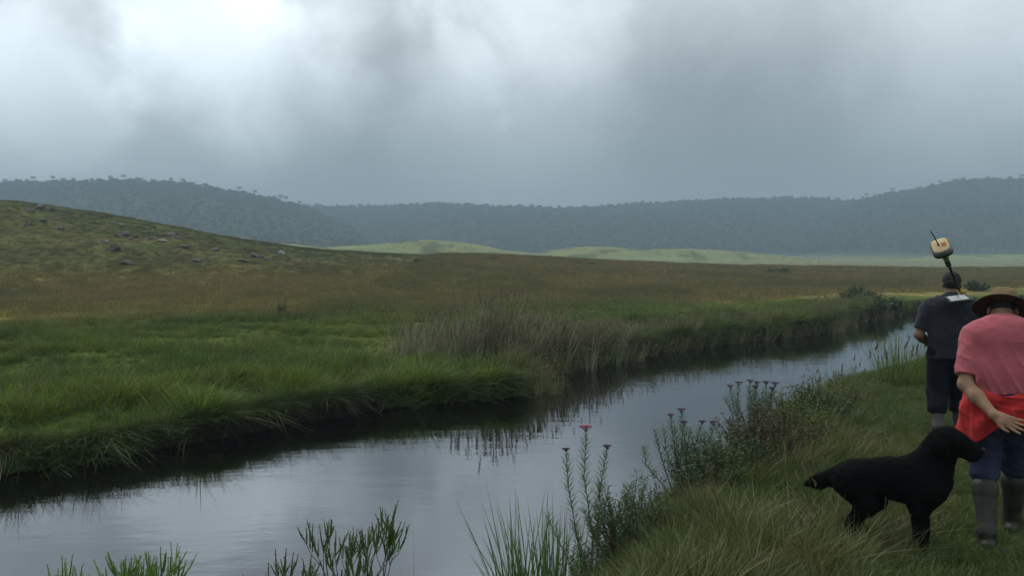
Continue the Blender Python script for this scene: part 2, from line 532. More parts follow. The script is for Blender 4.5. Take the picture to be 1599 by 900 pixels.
# ground: one sheet on a log-polar grid round the viewer
def build_ground():
    az = np.concatenate([np.linspace(-180, -42, 60, endpoint=False), np.linspace(-42, 42, 620, endpoint=False), np.linspace(42, 180, 60, endpoint=False)])
    rad = np.concatenate([np.exp(np.linspace(math.log(0.4), math.log(1500), 520))])
    A, D = np.meshgrid(np.radians(az), rad)
    x = np.sin(A) * D; y = np.cos(A) * D
    z = H(x, y)
    na, nr = len(az), len(rad)
    v = np.stack([x, y, z], -1).reshape(-1, 3)
    idx = np.arange(nr * na).reshape(nr, na)
    a = idx[:-1]; b = idx[1:]
    q = np.stack([a, b, np.roll(b, -1, 1), np.roll(a, -1, 1)], -1).reshape(-1, 4)[:, ::-1]
    q = q[:, ::-1][:, [0, 3, 2, 1]]
    cen = np.array([[0, 0, hz(0, .01)]])
    t = np.stack([np.full(na, len(v)), np.roll(idx[0], -1), idx[0]], 1)
    v = np.concatenate([v, cen])
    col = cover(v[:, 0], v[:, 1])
    m, n, l = mat('ground_cover')
    out = n.new('ShaderNodeOutputMaterial'); p = n.new('ShaderNodeBsdfPrincipled'); l.new(p.outputs[0], out.inputs[0])
    at = n.new('ShaderNodeAttribute'); at.attribute_name = 'cover'
    tcx = n.new('ShaderNodeTexCoord')
    mul = at.outputs['Color']
    for sc, lo, hi in ((7.0, .55, 1.35), (0.9, .7, 1.25), (0.12, .8, 1.2)):
        tx = n.new('ShaderNodeTexNoise'); tx.inputs['Scale'].default_value = sc; tx.inputs['Detail'].default_value = 6; tx.inputs['Roughness'].default_value = .65
        l.new(tcx.outputs['Object'], tx.inputs['Vector'])
        mr = n.new('ShaderNodeMapRange'); l.new(tx.outputs[0], mr.inputs[0])
        mr.inputs[1].default_value = .3; mr.inputs[2].default_value = .7; mr.inputs[3].default_value = lo; mr.inputs[4].default_value = hi
        vmx = n.new('ShaderNodeVectorMath'); vmx.operation = 'SCALE'
        l.new(mul, vmx.inputs[0]); l.new(mr.outputs[0], vmx.inputs['Scale'])
        mul = vmx.outputs[0]
    l.new(mul, p.inputs['Base Color'])
    p.inputs['Roughness'].default_value = .95; p.inputs['Specular IOR Level'].default_value = .1
    tb = n.new('ShaderNodeTexNoise'); tb.inputs['Scale'].default_value = 5; tb.inputs['Detail'].default_value = 8; tb.inputs['Roughness'].default_value = .7
    l.new(tcx.outputs['Object'], tb.inputs['Vector'])
    bp = n.new('ShaderNodeBump'); bp.inputs['Strength'].default_value = .7; bp.inputs['Distance'].default_value = .12
    l.new(tb.outputs[0], bp.inputs['Height']); l.new(bp.outputs[0], p.inputs['Normal'])
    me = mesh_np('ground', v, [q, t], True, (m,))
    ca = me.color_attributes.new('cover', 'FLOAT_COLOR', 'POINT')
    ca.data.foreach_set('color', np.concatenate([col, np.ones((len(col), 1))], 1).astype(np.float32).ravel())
    o = link('ground', me)
    tag(o, 'rolling grassland with a low hill and wooded ridges beyond', 'ground', kind='structure')
    return o
ground = build_ground()

# stream
def build_water():
    def resample(e, n):
        s = np.concatenate([[0], np.cumsum(np.hypot(*np.diff(e, axis=0).T))])
        t = np.linspace(0, 1, n)
        # uniform in x
        xs = np.linspace(e[0, 0], e[-1, 0], n)
        return np.stack([xs, np.interp(xs, e[:, 0], e[:, 1])], 1)
    n = 160
    fe = FAR_EDGE.copy()
    fe = fe[[i for i in range(len(fe)) if i == 0 or fe[i, 0] > fe[:i, 0].max()]]
    a = resample(NEAR_EDGE, n); b = resample(fe, n)
    a[:, 1] -= .9; a[:, 0] += .3; b[:, 1] += 1.2; b[:, 0] -= .3
    rows = 10
    v = np.concatenate([np.concatenate([a * (1 - t) + b * t, np.zeros((n, 1))], 1) for t in np.linspace(0, 1, rows)])
    q = [(r * n + i, r * n + i + 1, (r + 1) * n + i + 1, (r + 1) * n + i) for r in range(rows - 1) for i in range(n - 1)]
    m, nn, l = mat('stream_water')
    out = nn.new('ShaderNodeOutputMaterial')
    df = nn.new('ShaderNodeBsdfDiffuse'); df.inputs[0].default_value = (0.0035, 0.004, 0.003, 1)
    gl = nn.new('ShaderNodeBsdfGlossy'); gl.inputs['Roughness'].default_value = 0.02
    gl.inputs['Color'].default_value = (0.93, 0.95, 1.0, 1)
    fr = nn.new('ShaderNodeFresnel'); fr.inputs['IOR'].default_value = 2.75
    mx = nn.new('ShaderNodeMixShader')
    l.new(fr.outputs[0], mx.inputs[0]); l.new(df.outputs[0], mx.inputs[1]); l.new(gl.outputs[0], mx.inputs[2]); l.new(mx.outputs[0], out.inputs[0])
    tcx = nn.new('ShaderNodeTexCoord')
    hsum = None
    for sc, rot, strn, det in ((( .9, 2.6, 1), .35, 1.0, 3), ((3.5, 9.0, 1), .55, .28, 3), ((.25, .6, 1), .2, 1.6, 2)):
        mp = nn.new('ShaderNodeMapping'); mp.inputs['Scale'].default_value = sc; mp.inputs['Rotation'].default_value = (0, 0, -rot)
        l.new(tcx.outputs['Object'], mp.inputs[0])
        tx = nn.new('ShaderNodeTexNoise'); tx.inputs['Scale'].default_value = 1.6; tx.inputs['Detail'].default_value = det
        l.new(mp.outputs[0], tx.inputs['Vector'])
        ml = nn.new('ShaderNodeMath'); ml.operation = 'MULTIPLY'; l.new(tx.outputs[0], ml.inputs[0]); ml.inputs[1].default_value = strn
        if hsum is None: hsum = ml.outputs[0]
        else:
            ad = nn.new('ShaderNodeMath'); ad.operation = 'ADD'; l.new(hsum, ad.inputs[0]); l.new(ml.outputs[0], ad.inputs[1]); hsum = ad.outputs[0]
    bp = nn.new('ShaderNodeBump'); bp.inputs['Strength'].default_value = .10; bp.inputs['Distance'].default_value = .022
    l.new(hsum, bp.inputs['Height'])
    for t in (gl.inputs['Normal'], fr.inputs['Normal']): l.new(bp.outputs[0], t)
    o = link('stream', mesh_np('stream', v, np.array(q), True, (m,)))
    tag(o, 'calm dark stream reflecting the cloudy sky', 'stream', kind='structure')
build_water()

# ------------------------------------------------------------------ scattering with geometry nodes
def tuft(name, n, h, spread, width, lean=0.3, curl=0.6, seed=0, segs=3, mats=None, seedhead=0.0, hvar=.35, wind=(0.25, 0.05)):
    r = np.random.default_rng(seed)
    V, Q, T, QM, TM = [], [], [], [], []
    k = 0
    for i in range(n):
        a = r.uniform(0, 2 * math.pi); rr = spread * math.sqrt(r.uniform())
        bx, by = rr * math.cos(a), rr * math.sin(a)
        L = h * (1 + r.uniform(-hvar, hvar))
        la = r.uniform(0, 2 * math.pi)
        out = rr / max(spread, 1e-6)
        dx = lean * (out * math.cos(a) * .8 + .5 * math.cos(la)) + wind[0] * r.uniform(.3, 1.2); dy = lean * (out * math.sin(a) * .8 + .5 * math.sin(la)) + wind[1]
        fa = r.uniform(0, math.pi); sx, sy = math.cos(fa), math.sin(fa)
        c = curl * r.uniform(.4, 1.4)
        for s in range(segs + 1):
            t = s / segs
            px = bx + L * (dx * t + dx * c * t * t); py = by + L * (dy * t + dy * c * t * t)
            pz = L * (t - .35 * c * (dx * dx + dy * dy) ** .5 * t * t) - .03
            w = width * (1 - t) ** .7 * (.75 + .25 * min(1, t * 4)) / 2
            if s < segs:
                V += [(px - sx * w, py - sy * w, pz), (px + sx * w, py + sy * w, pz)]
            else:
                V.append((px, py, pz))
        for s in range(segs - 1):
            Q.append((k + 2 * s, k + 2 * s + 1, k + 2 * s + 3, k + 2 * s + 2)); QM.append(0)
        e = k + 2 * (segs - 1)
        T.append((e, e + 1, e + 2)); TM.append(0)
        tip = V[-1]; k = len(V)
        if r.uniform() < seedhead:
            for j in range(4):
                ang = r.uniform(0, 6.28); ll = h * .22; o2 = h * .035
                bz = tip[2] - ll * (j / 4.) * .9
                V += [(tip[0] - dx * ll * j * .2, tip[1], bz), (tip[0] + o2 * math.cos(ang), tip[1] + o2 * math.sin(ang), bz + ll * .35), (tip[0] + o2 * .2, tip[1], bz + ll * .6)]
                T.append((k, k + 1, k + 2)); TM.append(1); k += 3
    me = mesh_np(name, V, [np.array(Q).reshape(-1, 4), np.array(T)], False, mats or (M_GRASS, M_SEED), QM + TM)
    return me

def collection_of(name, meshes):
    c = bpy.data.collections.new(name)
    for i, m in enumerate(meshes):
        c.objects.link(bpy.data.objects.new('%s_%02d' % (name, i), m))
    return c

def scatter_group(coll):
    g = bpy.data.node_groups.new('scatter_' + coll.name, 'GeometryNodeTree')
    g.interface.new_socket('Geometry', in_out='INPUT', socket_type='NodeSocketGeometry')
    g.interface.new_socket('Geometry', in_out='OUTPUT', socket_type='NodeSocketGeometry')
    n, l = g.nodes, g.links
    gi, go = n.new('NodeGroupInput'), n.new('NodeGroupOutput')
    ip = n.new('GeometryNodeInstanceOnPoints')
    ci = n.new('GeometryNodeCollectionInfo'); ci.inputs['Collection'].default_value = coll
    ci.inputs['Separate Children'].default_value = True; ci.inputs['Reset Children'].default_value = True
    def named(nm, t):
        a = n.new('GeometryNodeInputNamedAttribute'); a.data_type = t; a.inputs[0].default_value = nm
        return a.outputs[0]
    m2p = n.new('GeometryNodeMeshToPoints')
    l.new(gi.outputs[0], m2p.inputs[0]); l.new(m2p.outputs[0], ip.inputs['Points'])
    l.new(ci.outputs[0], ip.inputs['Instance'])
    ip.inputs['Pick Instance'].default_value = True
    l.new(named('idx', 'INT'), ip.inputs['Instance Index'])
    er = n.new('FunctionNodeEulerToRotation'); l.new(named('rot', 'FLOAT_VECTOR'), er.inputs[0])
    l.new(er.outputs[0], ip.inputs['Rotation'])
    l.new(named('scl', 'FLOAT_VECTOR'), ip.inputs['Scale'])
    l.new(ip.outputs[0], go.inputs[0])
    return g

def scatter(name, coll, pos, rot, scl, tint, label, cat, kind='stuff'):
    pos = np.asarray(pos, np.float32); n = len(pos)
    me = bpy.data.meshes.new(name)
    me.vertices.add(n); me.vertices.foreach_set('co', pos.ravel())
    def attr(nm, t, key, val):
        a = me.attributes.new(nm, t, 'POINT'); a.data.foreach_set(key, np.asarray(val, np.float32 if t != 'INT' else np.int32).ravel())
    attr('idx', 'INT', 'value', rng.integers(0, len(coll.objects), n))
    attr('rot', 'FLOAT_VECTOR', 'vector', rot)
    scl = np.asarray(scl, float)
    if scl.ndim == 1: scl = np.repeat(scl[:, None], 3, 1)
    attr('scl', 'FLOAT_VECTOR', 'vector', scl)
    attr('tint', 'FLOAT_COLOR', 'color', np.concatenate([tint, np.ones((n, 1))], 1))
    o = link(name, me)
    md = o.modifiers.new('scatter', 'NODES'); md.node_group = scatter_group(coll)
    return tag(o, label, cat, kind=kind)

def rz_rot(n, tilt=.12, yaw=None):
    y = rng.uniform(0, 2 * math.pi, n) if yaw is None else yaw + rng.uniform(-.5, .5, n)
    return np.stack([rng.normal(0, tilt, n), rng.normal(0, tilt, n), y], 1)

def wedge(n, d0, d1, c0=-60, c1=1660):
    """random points of the ground between two distances, evenly over the area"""
    d = np.sqrt(rng.uniform(d0 * d0, d1 * d1, n)); c = rng.uniform(c0, c1, n)
    return (c - 800) / FPX * d, d

C_LUSH = collection_of('lush_tuft', [tuft('lush_tuft', 46, .42, .13, .010, .42, .9, s, 4, wind=(.22, 0)) for s in range(6)])
C_BANK = collection_of('bank_tuft', [tuft('bank_tuft', 34, .42, .15, .017, .50, 1.0, 10 + s, 4, wind=(.22, 0)) for s in range(6)])
C_DROOP = collection_of('droop_tuft', [tuft('droop_tuft', 26, .46, .12, .012, .45, 1.5, 120 + s, 5, wind=(.75, 0)) for s in range(6)])
C_SHORT = collection_of('short_tuft', [tuft('short_tuft', 60, .13, .12, .006, .55, .9, 20 + s, 3, wind=(.05, 0)) for s in range(6)])
C_SEED = collection_of('seed_tuft', [tuft('seed_tuft', 26, .55, .16, .008, .28, .5, 40 + s, 3, seedhead=.6, wind=(.12, 0)) for s in range(6)])
C_FIELD = collection_of('field_tuft', [tuft('field_tuft', 40, .34, .42, .022, .35, .6, 60 + s, 3, seedhead=.5, wind=(.12, 0)) for s in range(6)])
C_REED = collection_of('reed_tuft', [tuft('reed_tuft', 12, 1.0, .12, .015, .16, .5, 80 + s, 4, seedhead=.12, hvar=.45, wind=(.20, 0)) for s in range(8)])

def grass_far_bank():
    x, y = wedge(60000, 6.5, 34)
    sd, far = stream_sd(x, y)
    nz = fbm(x / .9, y / .9, oct=4, seed=51)
    keep = far & (sd > .06) & (sd < 16) & (rng.uniform(size=len(x)) < np.where(sd < 3, 1, .75) * (0.45 + nz * 1.0))
    x, y, sd, nz = x[keep], y[keep], sd[keep], nz[keep]
    z = H(x, y)
    z = np.where(sd < .1, np.maximum(z, -.02), z)
    h = (.25 + 1.15 * sstep(.25, .8, nz)) * np.where(sd < .5, 1.0, np.where(sd < 4, .8, .6)) * .80
    h = h * np.where(y > 18, .9, 1) * np.where((x > -3) & (x < 5) & (sd < 1.6) & (y > 14.4), .45, 1)
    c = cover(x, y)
    g = np.array([.086, .132, .020])
    t = (1 - sstep(5, 12, sd))[:, None]
    n2 = fbm(x / 2.8, y / 2.8, oct=3, seed=55)[:, None]
    c = c * (1 - t) + t * (g * (.72 + .6 * n2) + np.array([.05, .02, .0]) * (n2 - .35))
    c = c * rng.uniform(.5, 1.5, (len(x), 1)) * 1.2
    dd = rng.uniform(size=len(x)) < .07
    c[dd] = np.array([.20, .175, .08]) * rng.uniform(.6, 1.1, (dd.sum(), 1))
    s = np.stack([h, h, h], 1)
    scatter('bank_grass', C_BANK, np.stack([x, y, z], 1), rz_rot(len(x), .2, 0.0), s, c, 'lush green grass overhanging the far bank of the stream', 'grass')
    # blades hanging over the edge
    n = 3600
    t = rng.uniform(2, 18.99, n); i = t.astype(int); f = (t - i)[:, None]
    e = FAR_EDGE[i] * (1 - f) + FAR_EDGE[i + 1] * f
    tn = FAR_EDGE[i + 1] - FAR_EDGE[i]; tn /= np.linalg.norm(tn, axis=1, keepdims=True)
    nr = np.stack([tn[:, 1], -tn[:, 0]], 1)                 # towards the water
    off = rng.uniform(-.32, .02, n)
    p = e + nr * off[:, None]
    z = np.maximum(H(p[:, 0], p[:, 1]), .05)
    keep2 = (t < 9.6) | (t > 12)
    keep2 &= rng.uniform(size=n) < .35 + .9 * fbm(p[:, 0] / .7, p[:, 1] / .7, oct=3, seed=58)
    yaw = np.arctan2(nr[:, 1], nr[:, 0]) + rng.normal(0, .6, n)
    rot = np.stack([rng.normal(0, .2, n), rng.normal(0, .2, n), yaw], 1)
    c = np.array([.070, .115, .025]) * rng.uniform(.45, 1.5, (n, 1))
    dd = rng.uniform(size=n) < .10
    c[dd] = np.array([.21, .18, .09]) * rng.uniform(.5, 1.1, (dd.sum(), 1))
    scatter('overhanging_grass', C_DROOP, np.stack([p[:, 0], p[:, 1], z], 1)[keep2], rot[keep2], rng.uniform(.28, .65, n)[keep2], c[keep2], 'grass blades drooping from the far bank edge to the water', 'grass')
grass_far_bank()

def grass_field():
    x, y = wedge(70000, 24, 105)
    sd, far = stream_sd(x, y)
    w = np.interp(np.hypot(x, y), [24, 50, 105], [1, .8, .45])
    keep = (sd > 9 - rng.uniform(0, 4, len(x))) & (rng.uniform(size=len(x)) < w)
    x, y = x[keep], y[keep]
    z = H(x, y)
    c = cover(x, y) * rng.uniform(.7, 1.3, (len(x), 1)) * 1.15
    hill = sstep(.9, 2.4, base_h(x, y)) * (x < -8)
    s = np.interp(y, [24, 60, 105], [.75, 1.0, 1.25]) * (1 - .55 * hill) * rng.uniform(.7, 1.2, len(x))
    scatter('field_grass', C_FIELD, np.stack([x, y, z - .02], 1), rz_rot(len(x), .1, 0.0), np.stack([s, s, s * .8], 1), c, 'brownish seeding grass covering the field across the stream', 'grass')
grass_field()

def grass_near_bank():
    x, y = wedge(42000, 2.9, 30, 150, 1800)
    sd, far = stream_sd(x, y)
    keep = (~far) & (sd > .02)
    # density falls with distance
    keep &= rng.uniform(size=len(x)) < np.interp(y, [3, 9, 30], [1, 1, .8])
    x, y, sd = x[keep], y[keep], sd[keep]
    n1 = fbm(x / 1.2, y / 1.2, oct=3, seed=61)
    walk = np.exp(-((x - (1.05 + .42 * y)) / 1.0) ** 2)      # trodden strip where the people walk
    tall = (n1 > .42 + .35 * walk) & (rng.uniform(size=len(x)) < .75 - .72 * walk)
    tall |= (sd < .8) & (rng.uniform(size=len(x)) < .7)
    z = H(x, y)
    c = cover(x, y)
    straw = np.array([.23, .19, .075]); green = np.array([.118, .148, .030])
    u = rng.uniform(size=(len(x), 1))
    n2 = fbm(x / .9, y / .9, oct=3, seed=66)[:, None]
    c = green * (.75 + .5 * n2) * .7 + c * .3
    dry = np.clip((n2 - .42) * 2.6, 0, 1) * .55 * (1 - walk[:, None] * .6)
    c = c * (1 - dry) + straw * dry
    c = np.where(u < .10, straw, c) * rng.uniform(.55, 1.05, (len(x), 1))
    P3 = np.stack([x, y, z], 1)
    i = tall
    s = rng.uniform(.35, .8, i.sum()) * (1 - .45 * walk[i]) * (.55 + .45 * sstep(.1, 1.2, sd[i]))
    scatter('bank_tall_grass', C_LUSH, P3[i], rz_rot(i.sum(), .22, .2), s, c[i], 'tangled tall grass and straw along the near bank', 'grass')
    # lawn-like cover between
    x2, y2 = wedge(60000, 2.9, 17, 500, 1800)
    sd2, far2 = stream_sd(x2, y2)
    k2 = (~far2) & (sd2 > .1)
    x2, y2 = x2[k2], y2[k2]
    n3 = fbm(x2 / .7, y2 / .7, oct=3, seed=67)[:, None]
    c2 = np.array([.095, .140, .026]) * (.75 + .5 * n3)
    t = np.clip((n3 - .5) * 3, 0, 1) * .5
    c2 = (c2 * (1 - t) + straw * .9 * t) * rng.uniform(.55, 1.1, (len(x2), 1))
    scatter('path_grass', C_SHORT, np.stack([x2, y2, H(x2, y2)], 1), rz_rot(len(x2), .15), rng.uniform(.6, 1.25, len(x2)) * (1 - .45 * np.exp(-((x2 - (1.05 + .42 * y2)) / .8) ** 2)), c2, 'short trodden grass under the two people and the dog', 'grass')
    # scattered seed stalks
    x3, y3 = wedge(260, 3.2, 18, 700, 1750)
    sd3, far3 = stream_sd(x3, y3)
    k3 = (~far3) & (sd3 > .1) & (np.abs(x3 - (1.05 + .42 * y3)) > .8)
    x3, y3 = x3[k3], y3[k3]
    c3 = np.array([.22, .18, .08]) * rng.uniform(.5, 1.2, (len(x3), 1))
    scatter('seed_stalks', C_SEED, np.stack([x3, y3, H(x3, y3)], 1), rz_rot(len(x3), .25), rng.uniform(.35, .7, len(x3)), c3, 'thin dry seeding stalks standing out of the near bank grass', 'grass')
grass_near_bank()

def reeds():
    # tall dry stand behind the little spit of the far bank
    pts = []
    e = np.array([(-2.2, 16.4), (-.5, 15.3), (.2, 15.5), (.9, 16.3), (1.6, 17.0), (2.2, 17.8), (2.8, 18.6)])
    n = 620
    t = rng.uniform(0, len(e) - 1.001, n); i = t.astype(int); f = (t - i)[:, None]
    p = e[i] * (1 - f) + e[i + 1] * f
    p = p + np.stack([rng.normal(-.25, .3, n), np.abs(rng.normal(0, .75, n)) - .15], 1)
    x, y = p[:, 0], p[:, 1]
    z = np.maximum(H(x, y), -.1)
    s = rng.uniform(.55, 1.15, n) * np.interp(t, [0, 1.0, 2.5, 6], [.65, .98, .85, .45])
    c = np.array([.34, .315, .22]) * rng.uniform(.45, 1.15, (n, 1))
    g = rng.uniform(size=n) < .3
    c[g] = np.array([.11, .15, .05]) * rng.uniform(.6, 1.2, (g.sum(), 1))
    scatter('reeds', C_REED, np.stack([x, y, z], 1), rz_rot(n, .1, 0.0), s, c, 'stand of tall dry pale reeds at the far waterline', 'reeds')
    # waterside sedge all along the far bank, right part
    n = 2600
    fe = FAR_EDGE[10:20]
    t = rng.uniform(0, len(fe) - 1.001, n); i = t.astype(int); f = (t - i)[:, None]
    p = fe[i] * (1 - f) + fe[i + 1] * f + np.stack([rng.normal(0, .25, n), np.abs(rng.normal(0, .6, n)) - .1], 1)
    x, y = p.T
    c = np.array([.115, .135, .045]) * rng.uniform(.5, 1.4, (n, 1))
    g = rng.uniform(size=n) < .22
    c[g] = np.array([.27, .24, .14]) * rng.uniform(.5, 1.1, (g.sum(), 1))
    scatter('sedge', C_REED, np.stack([x, y, np.maximum(H(x, y), -.1)], 1), rz_rot(n, .16, 0.0), rng.uniform(.22, .5, n), c, 'upright sedge fringing the far bank towards the bend', 'sedge')
reeds()

# ------------------------------------------------------------------ forest on the ridges
def crown_mesh(name, seed, h=8.0, w=6.0, n=170, leaf=.7, flat=0.0):
    r = np.random.default_rng(seed)
    mb = MB()
    mb.tube([(0, 0, -2), (.1, 0, h * .35), (0, .1, h * .7)], [.28, .22, .1], 5)
    lobes = [(r.normal(0, w * .18), r.normal(0, w * .18), h * r.uniform(.45, .8), w * r.uniform(.22, .36)) for _ in range(6)]
    for i in range(n):
        lx, ly, lz, lr = lobes[r.integers(len(lobes))]
        v = r.normal(size=3); v /= np.linalg.norm(v); v[2] = abs(v[2]) * .9 + v[2] * .1
        p = np.array([lx, ly, lz]) + v * lr * r.uniform(.75, 1.1)
        nrm = Vector(v + r.normal(size=3) * .5).normalized()
        a = nrm.orthogonal().normalized(); b = nrm.cross(a); s = leaf * r.uniform(.6, 1.3)
        c = Vector(p)
        th = r.uniform(0, 6.28)
        a2 = a * math.cos(th) + b * math.sin(th); b2 = nrm.cross(a2)
        mb.add([tuple(c - a2 * s), tuple(c - b2 * s * .6), tuple(c + a2 * s), tuple(c + b2 * s * .6)], [(0, 1, 2, 3)])
    return mb.mesh(name, M_FOREST)
C_TREES = collection_of('forest_crown', [crown_mesh('forest_crown', s, 7.5 + s % 3, 6.5) for s in range(5)])
def forest():
    n = 40000
    d = np.sqrt(rng.uniform(390 ** 2, 960 ** 2, n)); c = rng.uniform(-120, 1720, n)
    x, y = (c - 800) / FPX * d, d
    r = ridges(x, y)
    nz = fbm(x / 40., y / 40., oct=3, seed=91)
    keep = r > 3.5 + nz * 6
    x, y, nz = x[keep], y[keep], nz[keep]
    z = H(x, y)
    k = len(x)
    left = sstep(-100, -220, x)
    tint = np.array([.034, .054, .036]) * (.75 + .5 * nz[:, None]) * rng.uniform(.7, 1.3, (k, 1))
    lo = (x < -110) & (y < 620) & (rng.uniform(size=k) < .55)
    tint[lo] = np.array([.12, .15, .06]) * rng.uniform(.6, 1.3, (lo.sum(), 1))  # sunlit shrubs low on the left ridge: sunlight put into the tint
    s = .32 + .62 * rng.uniform(size=k) ** 2.2
    s[lo] *= .7
    scatter('forest', C_TREES, np.stack([x, y, z], 1), rz_rot(k, .05), s, tint, 'far wooded ridges fading blue into the rain haze', 'forest')
forest()

# single flat-crowned trees that break the skyline
def araucaria(seed):
    r = np.random.default_rng(seed)
    h = 15.0
    tr = MB(); tr.tube([(0, 0, -2), (.05, 0, h * .5), (0, .1, h * .96)], [.38, .30, .16], 7)
    cr_ = MB()
    for tier, (zz, rad, nb) in enumerate(((.82, 3.6, 9), (.90, 3.9, 10), (.97, 3.0, 9))):
        for b in range(nb):
            a = 2 * math.pi * (b + r.uniform(-.3, .3)) / nb; rr = rad * r.uniform(.8, 1.1)
            tip = (math.cos(a) * rr, math.sin(a) * rr, h * zz + rr * .22)
            cr_.tube([(0, 0, h * zz - .3), (math.cos(a) * rr * .6, math.sin(a) * rr * .6, h * zz - .15), tip], [.09, .07, .05], 4, False)
            for q in range(10):
                t = r.uniform(.45, 1.05)
                p = Vector((math.cos(a) * rr * t, math.sin(a) * rr * t, h * zz + rr * .22 * t * t)) + Vector(r.normal(size=3) * (.28, .28, .16))
                v = Vector(r.normal(size=3)); v.z = abs(v.z) * .6 + .2
                cr_.leaf(p, v, (.3, .2, .9), .8, .55)
    return tr, cr_
M_ARAU = leafmat('araucaria_needles', (.040, .058, .036), .1, .4, .02)
arau = []
for s in range(3):
    t_, c_ = araucaria(200 + s)
    arau.append((t_.mesh('trunk', M_BARKFAR), c_.mesh('crown', M_ARAU)))
def skyline_trees():
    spots = []
    r = np.random.default_rng(5)
    for (px, g) in ([(12, 0), (22, 0), (33, 0), (44, 0), (55, 0), (78, 0), (86, 0), (102, 0), (118, 0), (126, 0), (140, 0), (158, 0), (176, 0), (196, 0), (210, 0), (217, 0), (224, 0), (240, 0), (254, 0), (270, 0), (288, 0), (305, 0), (322, 0), (346, 0), (376, 0), (400, 0),
                    (440, 0), (448, 0), (458, 0), (470, 0), (482, 0), (493, 0)] + [(690, 1), (735, 1), (742, 1), (940, 1), (966, 1), (1130, 1), (1160, 1), (1200, 1), (1235, 1)] +
                    [(1345, 2), (1352, 2), (1364, 2), (1382, 2), (1392, 2), (1404, 2), (1420, 2), (1434, 2), (1448, 2), (1466, 2), (1490, 2), (1502, 2), (1520, 2), (1538, 2), (1552, 2), (1574, 2), (1592, 2)]):
        key = ('left', 'centre', 'right')[g]
        d = RIDGE[key][1] + r.uniform(-12, 12)
        spots.append((px, d, g, r.uniform(.36, .66) if g != 1 else r.uniform(.32, .50)))
    lab = ['flat-topped tree on the left ridge skyline, %s from the left', 'small flat-topped tree on the middle ridge skyline, %s from the left', 'flat-topped tree on the right ridge skyline, %s from the left']
    cnt = [0, 0, 0]
    grp = ['skyline trees of the left ridge', 'skyline trees of the middle ridge', 'skyline trees of the right ridge']
    for i, (px, d, g, s) in enumerate(spots):
        x = (px - 800) / FPX * d
        cnt[g] += 1
        o = thing('araucaria_tree', (x, d, hz(x, d)), r.uniform(0, 6.28), lab[g] % ordinal(cnt[g]), 'tree', grp[g])
        o.scale = (s, s, s)
        tm, cm = arau[i % 3]
        link('trunk', tm, o); link('crown', cm, o)
skyline_trees()

def meadow_shrubs():
    x, y = wedge(5200, 190, 420, 300, 1700)
    md = mids(x, y)
    nz = fbm(x / 16., y / 16., oct=3, seed=95)
    keep = (rng.uniform(size=len(x)) < .35 * (.10 + .9 * sstep(.52, .68, nz)) * np.where(md > 1.5, 1, .25)) & (ridges(x, y) < 3)
    x, y = x[keep], y[keep]; k = len(x)
    t = np.array([.13, .145, .06]) * rng.uniform(.5, 1.3, (k, 1))
    s = rng.uniform(.03, .075, k)
    scatter('meadow_shrubs', C_TREES, np.stack([x, y, H(x, y) + .1], 1), rz_rot(k, .05), np.stack([s * 1.6, s * 1.6, s], 1), t, 'low scattered shrubs dotting the pale mounds beyond the field', 'shrubs')
meadow_shrubs()

# ------------------------------------------------------------------ rocks on the left hill
M_ROCK = plain('weathered_rock', (0.10, 0.096, 0.084), .95, .5, 5, .6, 9, .1)
M_ROCKP = plain('pale_rock', (0.19, 0.185, 0.165), .95, .35, 5, .6, 9, .1)
M_ROCKB = plain('lichen_rock', (0.095, 0.08, 0.058), .95, .4, 4, .6, 9, .1)
def rock_mesh(seed, flat=.6):
    bm = bmesh.new(); bmesh.ops.create_icosphere(bm, subdivisions=3, radius=1)
    v = np.array([q.co[:] for q in bm.verts])
    r = np.random.default_rng(seed)
    off = r.uniform(0, 50, 3)
    n = fbm(v[:, 0] * 1.1 + off[0], v[:, 1] * 1.1 + off[1], v[:, 2] * 1.1 + off[2], 3, seed)
    v = v * (.62 + .8 * n)[:, None]
    for _ in range(9):                       # split faces
        d = r.normal(size=3); d /= np.linalg.norm(d); c = r.uniform(.45, .8)
        k = v @ d
        v = v - np.outer(np.clip(k - c, 0, None) * .9, d)
    v[:, 2] *= flat
    for q, c in zip(bm.verts, v): q.co = c
    m = bpy.data.meshes.new('rock'); bm.to_mesh(m); bm.free()
    return m
